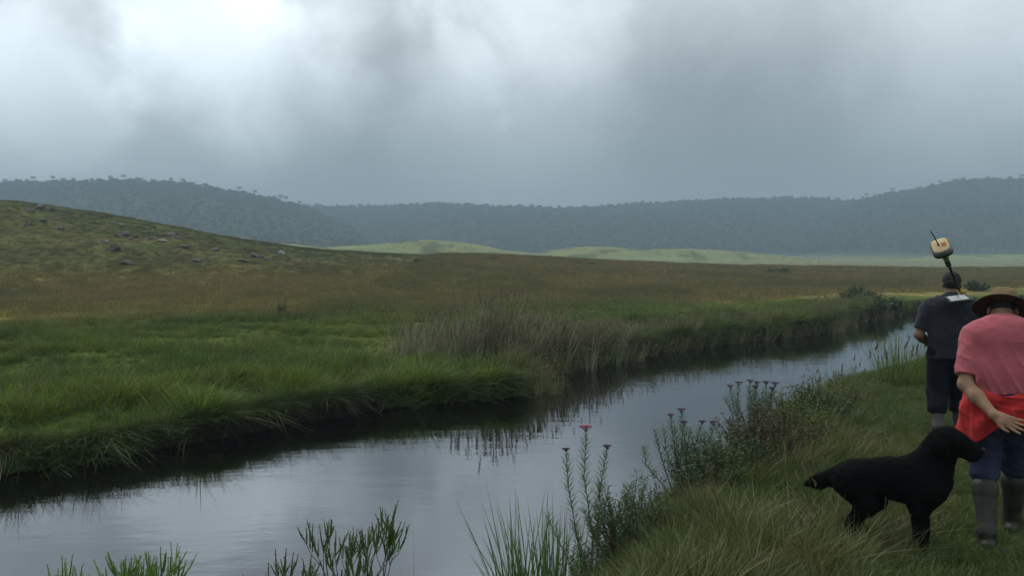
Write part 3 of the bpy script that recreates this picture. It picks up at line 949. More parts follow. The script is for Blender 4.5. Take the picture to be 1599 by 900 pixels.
def rocks():
    big = [((64, 326), 1.05, .5, M_ROCK, 'big dark outcrop rock on the crest of the left hill', 1), ((50, 331), .8, .5, M_ROCK, 'dark rock just left of the hill crest outcrop', 2), ((80, 330), .7, .6, M_ROCK, 'dark rock just right of the hill crest outcrop', 3),
           ((176, 391), 1.05, .75, M_ROCKB, 'large brown rounded boulder halfway up the left hillside', 4), ((166, 380), .42, 1.0, M_ROCKP, 'small upright pale stone just above the brown boulder', 5),
           ((191, 352), .55, .6, M_ROCKP, 'pale whitish stone near the upper edge of the hill', 6), ((441, 398), .7, .9, M_ROCKP, 'pale lumpy rock at the right foot of the hill', 7), ((256, 377), .75, .5, M_ROCKP, 'pale flat leaning slab on the right of the hillside', 8),
           ((268, 368), .9, .6, M_ROCK, 'broad dark rock behind the leaning slab', 9), ((198, 368), .9, .55, M_ROCK, 'dark broad rock above the brown boulder to its right', 10), ((197, 413), .95, .45, M_ROCK, 'low dark rock in grass below the brown boulder', 11), ((397, 401), .9, .6, M_ROCK, 'dark rock with tufts at the lower right of the hill', 12)]
    for (p, s, fl, m, lab, sd) in big:
        c = hit(*p, 20, 110)
        if c is None: c = hit(p[0], p[1] + 4, 20, 110)
        me = rock_mesh(sd, fl); me.materials.append(m)
        o = link('rock', me, None, (c.x, c.y, c.z + s * .02), (0, 0, sd * 1.3)); s *= .60; o.scale = (s, s * .8, s)
        tag(o, lab, 'rock', 'rocks on the left hill')
    base = []
    for s in range(5):
        me = rock_mesh(30 + s, .5); me.materials.append((M_ROCK, M_ROCKB)[s % 2]); base.append(me)
    sm = [(20, 330), (38, 339), (52, 343), (84, 342), (92, 344), (100, 343), (97, 359), (45, 352), (148, 336), (160, 339), (180, 350), (205, 374), (212, 371), (186, 370), (172, 357), (230, 352), (241, 357), (280, 366), (276, 372), (294, 359), (308, 362), (300, 386), (289, 388), (322, 383),
          (312, 409), (302, 406), (415, 407), (408, 403), (430, 401), (452, 406), (210, 414), (70, 347), (240, 373), (337, 391), (380, 408), (460, 399)]
    sm.sort()
    for i, p in enumerate(sm):
        c = hit(*p, 20, 110)
        if c is None: continue
        s = random.uniform(.28, .58)
        o = link('rock', base[i % 5], None, (c.x, c.y, c.z - .02), (0, 0, i * 2.1)); o.scale = (s, s * .8, s * .9)
        tag(o, 'small dark stone in the left hillside grass, %s from the left' % ordinal(i + 1), 'rock', 'small stones on the left hill')
rocks()

# ------------------------------------------------------------------ shrubs, tussocks and flowering plants
M_STEM = plain('green_stem', (0.085, 0.105, 0.045), .7, .3, 30)
M_WOOD = plain('twig_bark', (0.07, 0.055, 0.04), .9, .3, 30)
M_TWIG = leafmat('shrub_twig', (0.085, 0.135, 0.035), .15, .4)
M_TWIGB = leafmat('fresh_shrub_twig', (0.15, 0.25, 0.05), .2, .35)
M_LANCE = leafmat('lance_leaf', (0.072, 0.115, 0.040), .25, .35)
M_DRYLEAF = leafmat('dry_leaf', (0.080, 0.064, 0.030), .15, .5)
M_DARKLEAF = leafmat('dark_leaf', (0.050, 0.080, 0.028), .2, .45)
M_REEDB = leafmat('iris_blade', (0.085, 0.160, 0.040), .25, .35)
M_TUSS = leafmat('tussock_blade', (0.115, 0.160, 0.035), .25, .45)
M_PURPLE = leafmat('purple_floret', (0.15, 0.085, 0.14), .2, .5)
M_RED = leafmat('crimson_floret', (0.40, 0.035, 0.10), .2, .4)
M_BRACT = leafmat('dark_bract', (0.055, 0.04, 0.045), .1, .4)

def broom(name, loc, height, label, seed, leafm, spread=.5, mains=4, levels=4, twig=.10, cat='shrub', rz=0):
    r = np.random.default_rng(seed)
    o = thing(name, loc, rz, label, cat)
    wood, tw = MB(), MB()
    def grow(p, d, L, rad, lev):
        q = p + d * L * .5 + Vector(r.normal(size=3) * L * .05)
        e = q + (d + Vector((0, 0, .25))).normalized() * L * .5
        wood.tube([p, q, e], [rad, rad * .85, rad * .7], 5, False)
        if lev == 0:
            for k in range(r.integers(3, 6)):
                dd = (d * .7 + Vector(r.normal(size=3) * .34) + Vector((0, 0, .75))).normalized()
                s = p.lerp(e, r.uniform(.5, 1.0)); ll = twig * r.uniform(.6, 1.4)
                tip = s + dd * ll + Vector((0, 0, ll * .25))
                tw.tube([s, s + dd * ll * .55, tip], [.0032, .0042, .0016], 4)
                for j in range(13):
                    t = r.uniform(.05, 1); b = s.lerp(tip, t)
                    v = (dd + Vector(r.normal(size=3) * .45)).normalized()
                    tw.leaf(b, v, (r.normal(), r.normal(), .3), .013 * r.uniform(.7, 1.3), .0045)
            return
        for k in range(r.integers(2, 4)):
            dd = (d + Vector(r.normal(size=3) * (.42, .42, .2)) + Vector((0, 0, .18))).normalized()
            grow(p.lerp(e, r.uniform(.75, 1.0)), dd, L * r.uniform(.62, .82), rad * .62, lev - 1)
    for m in range(mains):
        a = 2 * math.pi * (m + r.uniform(-.3, .3)) / mains
        d = Vector((math.cos(a) * spread, math.sin(a) * spread, 1)).normalized()
        grow(Vector((0, 0, 0)), d, height * r.uniform(.34, .42), .009, levels - 1)
    link('branches', wood.mesh('branches', M_WOOD), o)
    t = link('twigs', tw.mesh('twigs', leafm), o); t['kind'] = 'stuff'
    return o

def at(px, d, zoff=0.0):
    x = (px - 800) / FPX * d
    return Vector((x, d, max(hz(x, d), -.06) + zoff))

broom('broom_shrub', at(446, 4.05), .88, 'green broom shrub at the bottom edge, left of its open-branched neighbour', 301, M_TWIG, .19, 3, 4, .085)
broom('broom_shrub', at(545, 4.15), .92, 'open-branched broom shrub with bare lower stems at the bottom centre', 302, M_TWIG, .22, 3, 4, .085)
broom('broom_shrub', at(158, 3.55), .82, 'bright fresh green shrub tip at the bottom left corner', 303, M_TWIGB, .24, 4, 4, .09)

def blade_clump(name, loc, n, h, spread, width, lean, curl, label, seed, m, cat, seedhead=0, group=None, wind=(.1, 0), rz=0):
    me = tuft(name, n, h, spread, width, lean, curl, seed, 5, (m, M_SEED), seedhead, .4, wind)
    o = link(name, me, None, loc, (0, 0, rz))
    return tag(o, label, cat, group)
blade_clump('iris_clump', at(815, 5.35), 95, .60, .17, .013, .28, .35, 'upright clump of broad sword-shaped leaves at the water edge', 311, M_REEDB, 'sedge', wind=(-.1, 0))
blade_clump('iris_clump', at(868, 5.2), 80, .68, .12, .013, .14, .2, 'tall narrow clump of sword-shaped leaves left of the red flower', 312, M_REEDB, 'sedge', wind=(.02, 0))
blade_clump('grass_wisp', at(655, 4.3), 18, .62, .28, .005, .25, .3, 'sparse thin grass wisps at the bottom edge right of the shrubs', 313, M_TUSS, 'grass')
blade_clump('grass_tussock', at(1408, 11.6, -.05), 330, .80, .30, .009, .30, .6, 'big bushy grass tussock beside the man in dark clothes', 314, M_TUSS, 'grass', .05)
blade_clump('grass_tussock', at(1325, 10.6, -.05), 60, .55, .30, .006, .3, .5, 'thin wispy grass tussock on the near bank left of the big tussock', 315, M_TUSS, 'grass', .3)
blade_clump('grass_tussock', at(1330, 5.15, -.05), 260, .34, .22, .006, .6, 1.0, 'drooping straw tussock in front of the dog hind legs', 316, leafmat('straw_blade', (.15, .14, .055), .25, .45), 'grass', 0)
blade_clump('grass_tussock', at(1215, 4.9, -.05), 300, .42, .26, .006, .6, 1.0, 'arching green tussock below the dog tail at the bottom', 317, M_TUSS, 'grass', 0)
blade_clump('rush_tuft', hit(438, 494), 90, .55, .10, .012, .2, .3, 'small dark rush tuft alone in the far meadow', 318, M_DARKLEAF, 'grass')

def bush(name, loc, w, h, label, seed, leafm, n=1400, L=.035, W=.012, cat='shrub', upright=.6, group=None, woodm=None):
    r = np.random.default_rng(seed)
    o = thing(name, loc, 0, label, cat, group)
    wood, lv = MB(), MB()
    nst = max(10, int(n / 45))
    for s in range(nst):
        a = r.uniform(0, 6.28); q = math.sqrt(r.uniform())
        tip = Vector((math.cos(a) * q * w * .5, math.sin(a) * q * w * .5, h * (1 - .45 * q * q) * r.uniform(.7, 1.08)))
        b = Vector((tip.x * .25, tip.y * .25, -.05))
        mid = b.lerp(tip, .55) + Vector(r.normal(size=3) * h * .04)
        wood.tube([b, mid, tip], [.006 * h / .6, .004 * h / .6, .0015], 4, False)
        for k in range(int(n / nst)):
            t = r.uniform(.25, 1.02)
            p = b.lerp(mid, t / .55) if t < .55 else mid.lerp(tip, (t - .55) / .45)
            v = Vector(r.normal(size=3)); v.z = v.z * .5 + upright
            lv.leaf(p, v, (r.normal(), r.normal(), .6), L * r.uniform(.6, 1.4), W, .1)
    link('branches', wood.mesh('branches', woodm or M_WOOD), o)
    t = link('leaves', lv.mesh('leaves', leafm), o); t['kind'] = 'stuff'
    return o
bush('leafy_bush', at(1275, 9.0, -.05), 1.05, .58, 'low dark green bush between the purple flowers and the tussock', 321, M_DARKLEAF, 3000, .040, .013)
bush('leafy_bush', at(1200, 7.3, -.05), 1.05, .62, 'brownish half-dry bush below the purple flowers', 322, M_DRYLEAF, 4400, .038, .010)
bush('leafy_bush', at(1115, 6.6, -.05), .8, .58, 'green bush with brown lower stems beside the brown bush', 323, M_LANCE, 3600, .045, .010)
bush('leafy_bush', at(990, 5.9, -.05), .75, .66, 'bushy green clump right below the crimson flower', 324, M_LANCE, 3600, .048, .009, upright=.9)
bush('leafy_bush', at(1240, 8.0, -.05), .8, .60, 'fresh yellowish green bush right of the purple flowers', 325, M_TUSS, 2600, .04, .010)
bush('leafy_bush', at(1045, 6.2, -.05), .7, .50, 'thin dark twiggy bush between the crimson flower and the purple heads', 326, M_DARKLEAF, 1700, .034, .009)
bush('leafy_bush', at(1160, 6.9, -.05), .7, .46, 'dark green bush in front of the brownish bush', 328, M_DARKLEAF, 3200, .042, .011)
bush('leafy_bush', at(930, 5.6, -.05), .5, .42, 'low green bush at the foot of the crimson flower', 327, M_LANCE, 3600, .034, .008)
for i, (px, py, w, h, lab) in enumerate(((1338, 476, 1.7, .8, 'tallest dark bush on the far bank by the bend'), (1366, 486, 1.4, .55, 'rounded bush next right of the tall far bank bush'), (1392, 484, 1.0, .45, 'small end bush at the tip of the far bank'),
                                          (1525, 454, 1.5, .6, 'lone dark bush in the field right of the cap'), (655, 412, 1.0, .45, 'tiny dark bush on the rise left of centre'), (770, 408, 1.5, .4, 'dark low bush on the rise at the centre'), (925, 415, 1.0, .35, 'tiny bush on the rise right of centre'),
                                          (1215, 429, 3.6, .8, 'broad low dark bush in the brown field on the right'))):
    c = hit(px, py, 12, 150)
    if c is None: continue
    bush('field_bush', c - Vector((0, 0, .05)), w, h, lab, 330 + i, M_DARKLEAF, 1300, .13, .06)

def flower_plant(loc, stems, label, seed, fs=1.0, cat='flowering plant'):
    """stems: (dx, dy, height, lean x, has flower, floret material, bare lower share)"""
    r = np.random.default_rng(seed)
    o = thing('flowering_plant', loc, 0, label, cat)
    stems = [(a * fs ** .5, b_, h_ * fs, l_ * fs, f_, m_) for (a, b_, h_, l_, f_, m_) in stems]
    for (bx, by, h, lx, fl, fm) in stems:
        b = Vector((bx * .35, by * .35, -.05)); tip = Vector((bx + lx, by, h))
        m1 = b.lerp(tip, .35) + Vector((-(lx) * .15 + r.normal(0, .018), r.normal(0, .018), 0)); m2 = b.lerp(tip, .72) + Vector((r.normal(0, .02), r.normal(0, .02), 0))
        s = MB(); s.tube([b, m1, m2, tip], [.0052, .0045, .0036, .002], 5)
        so = link('stem', s.mesh('stem', M_STEM), o)
        lv = MB()
        n = int(h * 130)
        for k in range(n):
            t = .32 + .66 * (k + r.uniform()) / n
            p = b.lerp(m1, t / .35) if t < .35 else (m1.lerp(m2, (t - .35) / .37) if t < .72 else m2.lerp(tip, (t - .72) / .28))
            a = k * 2.399 + r.uniform(-.3, .3)
            v = Vector((math.cos(a), math.sin(a), .5 + .55 * t)).normalized()
            L = .085 * (1.15 - .6 * abs(t - .6)) * r.uniform(.75, 1.15) * (.55 if t > .93 and fl else 1)
            lv.leaf(p, v, (0, 0, 1), L, .0095, .04)
        lo = link('leaves', lv.mesh('leaves', M_LANCE), so); lo['kind'] = 'stuff'
        if fl:
            fh = MB()
            nb = 18
            wd = .036 * fl
            for k in range(nb):
                a = k * 2.399; q = math.sqrt(k / nb) * wd
                e = tip + Vector((math.cos(a) * q, math.sin(a) * q, .024 * fl + r.uniform(-.004, .004)))
                fh.tube([tip - Vector((0, 0, .012)), tip.lerp(e, .6) + Vector((0, 0, -.004)), e], [.0013, .0012, .0022], 3, False)
            flo = link('flower_head', fh.mesh('flower_head', M_BRACT), so)
            ff = MB()
            for k in range(nb):
                a = k * 2.399; q = math.sqrt(k / nb) * wd
                e = tip + Vector((math.cos(a) * q, math.sin(a) * q, .024 * fl - q * .12))
                for j in range(9):
                    a2 = r.uniform(0, 6.28)
                    ff.leaf(e + Vector((0, 0, -.004)), (math.cos(a2) * .8, math.sin(a2) * .8, .75), (0, 0, 1), .015 * (.8 + .3 * fl), .008)
            link('florets', ff.mesh('florets', fm), so)
    return o
PU, RE = M_PURPLE, M_RED
flower_plant(at(925, 5.75), [(-.03, 0, 1.12, -.01, 1.25, RE), (.10, .05, .98, .02, .8, PU), (-.12, .05, .96, -.06, .7, PU), (.22, .1, .70, .08, 0, PU), (.06, -.1, .62, .0, 0, PU), (.30, .1, .66, .1, 0, PU), (.16, 0, .58, .06, 0, PU), (.34, -.05, .60, .12, 0, PU), (-.05, -.08, .45, -.08, 0, PU), (-.22, 0, .5, -.1, 0, PU), (.02, .1, .72, .05, 0, PU)],
             'tall plant with one crimson flower head over the water', 341, 1.0)
flower_plant(at(1075, 6.7), [(-.10, 0, .98, -.06, .8, PU), (-.02, .05, 1.02, -.02, 1.0, PU), (.0, -.06, .92, -.05, .8, PU), (.10, 0, .91, .05, .8, PU), (.18, 0, .90, .08, .9, PU), (-.2, 0, .84, -.12, 0, PU), (-.14, .06, .86, -.07, 0, PU), (-.07, .1, .86, -.03, 0, PU), (.04, .1, .84, .02, 0, PU), (-.25, .02, .66, -.16, 0, PU), (.12, .1, .80, .05, 0, PU), (.24, .08, .78, .1, 0, PU)],
             'middle clump of lance-leaved stems with small purple heads', 342, .80)
flower_plant(at(1182, 8.0), [(-.24, 0, .92, -.06, 1.0, PU), (-.14, .05, .95, -.04, 1.1, PU), (-.05, 0, .99, -.01, 1.0, PU), (.03, .08, .95, .02, 1.0, PU), (.10, 0, .97, .03, 1.0, PU), (.20, .05, .94, .06, 1.2, PU), (-.02, -.06, .93, .0, .9, PU), (.15, -.04, .90, .04, .9, PU), (-.3, .05, .78, -.05, 0, PU), (-.2, -.05, .82, -.02, 0, PU), (-.1, -.1, .85, 0, 0, PU), (0, .1, .86, 0, 0, PU), (.1, .1, .84, .02, 0, PU), (.2, .1, .8, .03, 0, PU), (.28, 0, .74, .05, 0, PU), (.02, -.1, .8, 0, 0, PU)],
             'dense clump with a row of purple flat heads near the bend', 343, .74)

# ------------------------------------------------------------------ bodies: smooth blended volumes turned into one skin
class SDF:
    def __init__(s, lo, hi, h):
        s.lo = np.array(lo, float); s.h = h
        s.n = np.ceil((np.array(hi, float) - s.lo) / h).astype(int) + 1
        s.f = np.full(s.n, 1.0, np.float32)
    def _blk(s, lo, hi, mg):
        i0 = np.clip(np.floor((np.array(lo) - mg - s.lo) / s.h).astype(int), 0, s.n - 1)
        i1 = np.clip(np.ceil((np.array(hi) + mg - s.lo) / s.h).astype(int) + 1, 1, s.n)
        ax = [(s.lo[k] + np.arange(i0[k], i1[k]) * s.h).astype(np.float32) for k in range(3)]
        return tuple(slice(i0[k], i1[k]) for k in range(3)), np.meshgrid(*ax, indexing='ij', sparse=True)
    def _put(s, sl, d, k, op):
        f = s.f[sl]
        if f.size == 0: return
        if op == 'cut':
            s.f[sl] = np.maximum(f, -d); return
        h = np.clip(k - np.abs(f - d), 0, None) / k
        s.f[sl] = np.minimum(f, d) - h * h * k * .25
    def cone(s, a, b, ra, rb, k=.03, sc=(1, 1, 1), op='add'):
        a = np.array(a, float); b = np.array(b, float); sc = np.array(sc, float); rm = max(ra, rb)
        lo = np.minimum(a, b) - rm * sc; hi = np.maximum(a, b) + rm * sc
        sl, (X, Y, Z) = s._blk(lo, hi, k + .03)
        A, B = a / sc, b / sc
        e = B - A; ee = float(e @ e) + 1e-12
        x, y, z = X / sc[0] - A[0], Y / sc[1] - A[1], Z / sc[2] - A[2]
        t = np.clip((x * e[0] + y * e[1] + z * e[2]) / ee, 0, 1)
        d = np.sqrt((x - t * e[0]) ** 2 + (y - t * e[1]) ** 2 + (z - t * e[2]) ** 2) - (ra + (rb - ra) * t)
        s._put(sl, d * sc.min(), k, op); return s
    def ell(s, c, r, k=.03, rot=None, op='add'):
        c = np.array(c, float); r = np.array(r, float); m = r.max()
        sl, (X, Y, Z) = s._blk(c - m, c + m, k + .03)
        x, y, z = X - c[0], Y - c[1], Z - c[2]
        if rot is not None:
            Mx = np.array(Euler(rot).to_matrix().transposed())
            x, y, z = [Mx[i, 0] * x + Mx[i, 1] * y + Mx[i, 2] * z for i in range(3)]
        k0 = np.sqrt((x / r[0]) ** 2 + (y / r[1]) ** 2 + (z / r[2]) ** 2)
        k1 = np.sqrt((x / r[0] ** 2) ** 2 + (y / r[1] ** 2) ** 2 + (z / r[2] ** 2) ** 2) + 1e-9
        s._put(sl, np.maximum(k0 * (k0 - 1) / k1, -.2), k, op); return s
    def chain(s, pts, k=.03, sc=(1, 1, 1)):
        for (a, ra), (b, rb) in zip(pts[:-1], pts[1:]): s.cone(a, b, ra, rb, k, sc)
        return s
    def grid(s):
        return np.meshgrid(*[s.lo[k] + np.arange(s.n[k]) * s.h for k in range(3)], indexing='ij', sparse=True)
    def plane(s, p, nrm):
        """keep the side against the normal"""
        X, Y, Z = s.grid(); nrm = np.array(nrm, float); nrm /= np.linalg.norm(nrm)
        s.f = np.maximum(s.f, ((X - p[0]) * nrm[0] + (Y - p[1]) * nrm[1] + (Z - p[2]) * nrm[2]).astype(np.float32)); return s
    def folds(s, amp, freq, seed=0, mask=None):
        near = np.abs(s.f) < .04
        I = np.nonzero(near)
        p = [s.lo[k] + I[k] * s.h for k in range(3)]
        n = fbm(p[0] * freq[0] + 7, p[1] * freq[1] + 3, p[2] * freq[2] + 11, 3, seed) - .5
        ridge = (.5 - np.abs(n) * 2.4)
        w = 1 if mask is None else mask(*p)
        s.f[I] = s.f[I] - (amp * ridge * w).astype(np.float32); return s
    def mesh(s, name, mat_, smooth=2):
        f = s.f; I = f < 0
        h = s.h
        C = np.zeros(s.n - 1, np.int8)
        cs = [(a, b, c) for a in (0, 1) for b in (0, 1) for c in (0, 1)]
        def sub(arr, c): return arr[c[0]:arr.shape[0] - 1 + c[0], c[1]:arr.shape[1] - 1 + c[1], c[2]:arr.shape[2] - 1 + c[2]]
        for c in cs: C += sub(I, c)
        act = (C > 0) & (C < 8)
        ids = np.nonzero(act); n = len(ids[0])
        idx = np.full(act.shape, -1, np.int64); idx[ids] = np.arange(n)
        pos = np.zeros((n, 3)); cnt = np.zeros(n)
        fv = {c: f[ids[0] + c[0], ids[1] + c[1], ids[2] + c[2]].astype(float) for c in cs}
        for c in cs:
            for ax in range(3):
                if c[ax] == 0:
                    d = list(c); d[ax] = 1; d = tuple(d)
                    fa, fb = fv[c], fv[d]
                    m = (fa < 0) != (fb < 0)
                    t = np.where(m, fa / np.where(m, fa - fb, 1), 0)
                    q = np.array(c, float)[None].repeat(n, 0); q[:, ax] += t
                    pos[m] += q[m]; cnt[m] += 1
        pos = pos / cnt[:, None] + np.stack(ids, 1)
        Q = []
        for ax in range(3):
            o1, o2 = [(1, 2), (2, 0), (0, 1)][ax]
            sh = [slice(None)] * 3
            a = [slice(1, -1)] * 3; a[ax] = slice(0, -1)
            b = [slice(1, -1)] * 3; b[ax] = slice(1, None)
            A, B = I[tuple(a)], I[tuple(b)]
            e = np.nonzero(A != B)
            if len(e[0]) == 0: continue
            base = [e[k] + (0 if k == ax else 1) for k in range(3)]
            def cell(u, v):
                t = [x.copy() for x in base]; t[o1] += u; t[o2] += v
                return idx[t[0], t[1], t[2]]
            q = np.stack([cell(-1, -1), cell(0, -1), cell(0, 0), cell(-1, 0)], 1)
            ins = A[e]
            q[~ins] = q[~ins][:, ::-1]
            Q.append(q)
        Q = np.concatenate(Q)
        for _ in range(smooth):                       # light Laplacian smoothing
            acc = np.zeros_like(pos); c2 = np.zeros(n)
            for u, v in ((0, 1), (1, 2), (2, 3), (3, 0)):
                np.add.at(acc, Q[:, u], pos[Q[:, v]]); np.add.at(c2, Q[:, u], 1)
                np.add.at(acc, Q[:, v], pos[Q[:, u]]); np.add.at(c2, Q[:, v], 1)
            pos = pos * .4 + .6 * acc / np.maximum(c2, 1)[:, None]
        return mesh_np(name, pos * h + s.lo, Q, True, (mat_,))

M_SKIN = plain('tanned_skin', (0.30, 0.165, 0.105), .6, .15, 20, .15, 120, .35)
M_SKIN2 = plain('brown_skin', (0.21, 0.115, 0.075), .6, .15, 20, .15, 120, .35)
M_PINK = plain('pink_cotton', (0.46, 0.115, 0.140), .9, .16, 7, .4, 260, .1, sheen=.15)
M_REDJ = plain('red_jacket_cloth', (0.46, 0.028, 0.028), .85, .14, 8, .35, 220, .15, sheen=.1)
M_JEAN = plain('blue_denim', (0.040, 0.044, 0.095), .9, .40, 12, .5, 240, .15)
M_RUBBER = plain('dusty_rubber', (0.024, 0.025, 0.018), .55, .35, 12, .2, 60, .4)
M_RUBBERG = plain('grey_rubber', (0.050, 0.047, 0.040), .55, .3, 10, .2, 60, .4)
M_POLO = plain('navy_polo_cloth', (0.024, 0.026, 0.036), .9, .2, 9, .35, 240, .15, sheen=.1)
M_TROUS = plain('black_trousers_cloth', (0.008, 0.008, 0.012), .9, .25, 9, .3, 220, .15)
M_CAPM = plain('dark_cap_cloth', (0.022, 0.022, 0.026), .85, .2, 20, .3, 260, .2)
M_HAIR = plain('dark_hair', (0.020, 0.017, 0.015), .6, .3, 60, .5, 200, .3, stretch=(1, 1, .15))
M_STRAW = plain('straw_crown', (0.24, 0.165, 0.09), .85, .3, 40, .6, 180, .2, stretch=(1, 1, 3))
M_BRIM = plain('dark_brim', (0.045, 0.033, 0.026), .9, .3, 40, .5, 160, .15)
M_FUR = plain('black_fur', (0.0045, 0.0043, 0.0045), .75, .3, 40, .5, 170, .04, stretch=(.35, 1, 1))
M_NOSE = plain('black_nose', (0.006, 0.006, 0.006), .35, .2, 40)
M_EYE = plain('dark_eye', (0.012, 0.010, 0.008), .15, .1, 40, spec=.6)

def hand(s, w, fwd, palm, L=.185, left=True, curl=.35, spreadf=.05):
    """palm and five fingers; fwd = towards the fingertips, palm = palm normal"""
    w = Vector(w); f = Vector(fwd).normalized(); p = Vector(palm); p = (p - f * p.dot(f)).normalized()
    th = f.cross(p) * (1 if left else -1)       # thumb side
    k = L / .185
    def pt(a, b, c): return tuple(w + f * (a * k) + th * (b * k) + p * (c * k))
    s.cone(pt(.0, 0, 0), pt(.035, 0, 0), .026 * k, .027 * k, .02, (1, 1, 1))
    for b in (-.028, -.010, .010, .028):
        s.cone(pt(.02, b * .7, 0), pt(.088, b, .002), .0145 * k, .0125 * k, .012)
    s.ell(pt(.045, .022, .010), (.020 * k,) * 3, .02)       # ball of the thumb
    for i, (b, l) in enumerate(((.030, .072), (.010, .082), (-.010, .076), (-.029, .058))):
        c = curl * (1 + .12 * i); sp = (b / .03) * spreadf
        a0 = (.088, b, .002)
        l1, l2, l3 = l * .44, l * .31, l * .25
        a1 = (a0[0] + l1 * math.cos(c * .6), b + sp * l1, a0[2] + l1 * math.sin(c * .6))
        a2 = (a1[0] + l2 * math.cos(c * 1.5), a1[1] + sp * l2, a1[2] + l2 * math.sin(c * 1.5))
        a3 = (a2[0] + l3 * math.cos(c * 2.2), a2[1] + sp * l3, a2[2] + l3 * math.sin(c * 2.2))
        s.cone(pt(*a0), pt(*a1), .0098 * k, .0090 * k, .005); s.cone(pt(*a1), pt(*a2), .0090 * k, .0080 * k, .004); s.cone(pt(*a2), pt(*a3), .0080 * k, .0065 * k, .004)
    b0, b1, b2, b3 = (.022, .022, .008), (.048, .046, .016), (.076, .056, .020), (.100, .058, .024)
    s.cone(pt(*b0), pt(*b1), .0135 * k, .0115 * k, .012); s.cone(pt(*b1), pt(*b2), .0112 * k, .0098 * k, .005); s.cone(pt(*b2), pt(*b3), .0096 * k, .0070 * k, .004)

def head(s, c, pitch, sc=1.0, yaw=0.0):
    """skull, jaw, nose, ears, brow; faces +Y before pitch (positive = looking down)"""
    Mx = Euler((-pitch, 0, yaw)).to_matrix()
    def pt(x, y, z): return tuple(Vector(c) + Mx @ Vector((x, y, z)) * sc)
    r = (-pitch, 0, yaw)
    s.ell(pt(0, -.012, .03), (.076 * sc, .096 * sc, .092 * sc), .03, r)
    s.ell(pt(0, .035, -.045), (.058 * sc, .060 * sc, .070 * sc), .03, r)
    s.ell(pt(0, .060, -.090), (.030 * sc, .028 * sc, .025 * sc), .025, r)
    s.cone(pt(0, .090, .018), pt(0, .112, -.022), .011 * sc, .015 * sc, .012)
    s.cone(pt(-.04, .083, .032), pt(.04, .083, .032), .010 * sc, .010 * sc, .015)
    s.cone(pt(-.022, .090, -.060), pt(.022, .090, -.060), .008 * sc, .008 * sc, .008)
    for e in (-1, 1):
        s.ell(pt(e * .031, .083, .008), (.014 * sc, .011 * sc, .011 * sc), .006, r, 'cut')
        s.ell(pt(e * .031, .080, .008), (.012 * sc, .012 * sc, .012 * sc), .003, r)
        s.ell(pt(e * .080, -.008, -.005), (.010 * sc, .022 * sc, .034 * sc), .008, (-pitch, 0, yaw + e * .3))
        s.ell(pt(e * .086, -.002, -.003), (.006 * sc, .012 * sc, .020 * sc), .004, r, 'cut')
    return pt

def ring_cloth(name, fn, nth, nz, thick, mat_):
    """closed ring of cloth with an inner and an outer face; fn(theta, t) -> point"""
    V = []
    for side in (0, 1):
        for j in range(nz + 1):
            for i in range(nth):
                V.append(fn(2 * math.pi * i / nth, j / nz, side * thick))
    N = nth * (nz + 1); Q = []
    def ix(s_, j, i): return s_ * N + j * nth + i % nth
    for j in range(nz):
        for i in range(nth):
            Q.append((ix(1, j, i), ix(1, j, i + 1), ix(1, j + 1, i + 1), ix(1, j + 1, i))); Q.append((ix(0, j, i), ix(0, j + 1, i), ix(0, j + 1, i + 1), ix(0, j, i + 1)))
    for i in range(nth):
        Q.append((ix(0, 0, i), ix(0, 0, i + 1), ix(1, 0, i + 1), ix(1, 0, i))); Q.append((ix(0, nz, i), ix(1, nz, i), ix(1, nz, i + 1), ix(0, nz, i + 1)))
    return mesh_np(name, V, np.array(Q), True, (mat_,))

def lathe(name, prof, n, mat_, warp=None, smooth=True):
    V = []
    for (r_, z_) in prof:
        for i in range(n):
            a = 2 * math.pi * i / n; p = (r_ * math.cos(a), r_ * math.sin(a), z_)
            V.append(warp(*p) if warp else p)
    Q = [(j * n + i, j * n + (i + 1) % n, (j + 1) * n + (i + 1) % n, (j + 1) * n + i) for j in range(len(prof) - 1) for i in range(n)]
    return mesh_np(name, V, np.array(Q), smooth, (mat_,))

def boot(s, knee, ank, toe, top, k=.02):
    """rubber boot: shaft, heel, foot and toe"""
    a = np.array(ank); kn = np.array(knee); t = np.array(toe)
    d = (kn - a) / np.linalg.norm(kn - a)
    tp = a + d * top
    s.cone(tuple(a), tuple(tp), .050, .070, k); s.cone(tuple(a + d * (top - .02)), tuple(tp), .075, .076, .008)
    f = t - a; f[2] = 0; f /= np.linalg.norm(f)
    heel = a - f * .045; heel[2] = t[2]
    s.cone(tuple(heel), tuple(t), .042, .038, .03, (1, 1, .85))
    s.cone(tuple(a), tuple(t + np.array([0, 0, .02])), .050, .036, .03)
    return tp, d

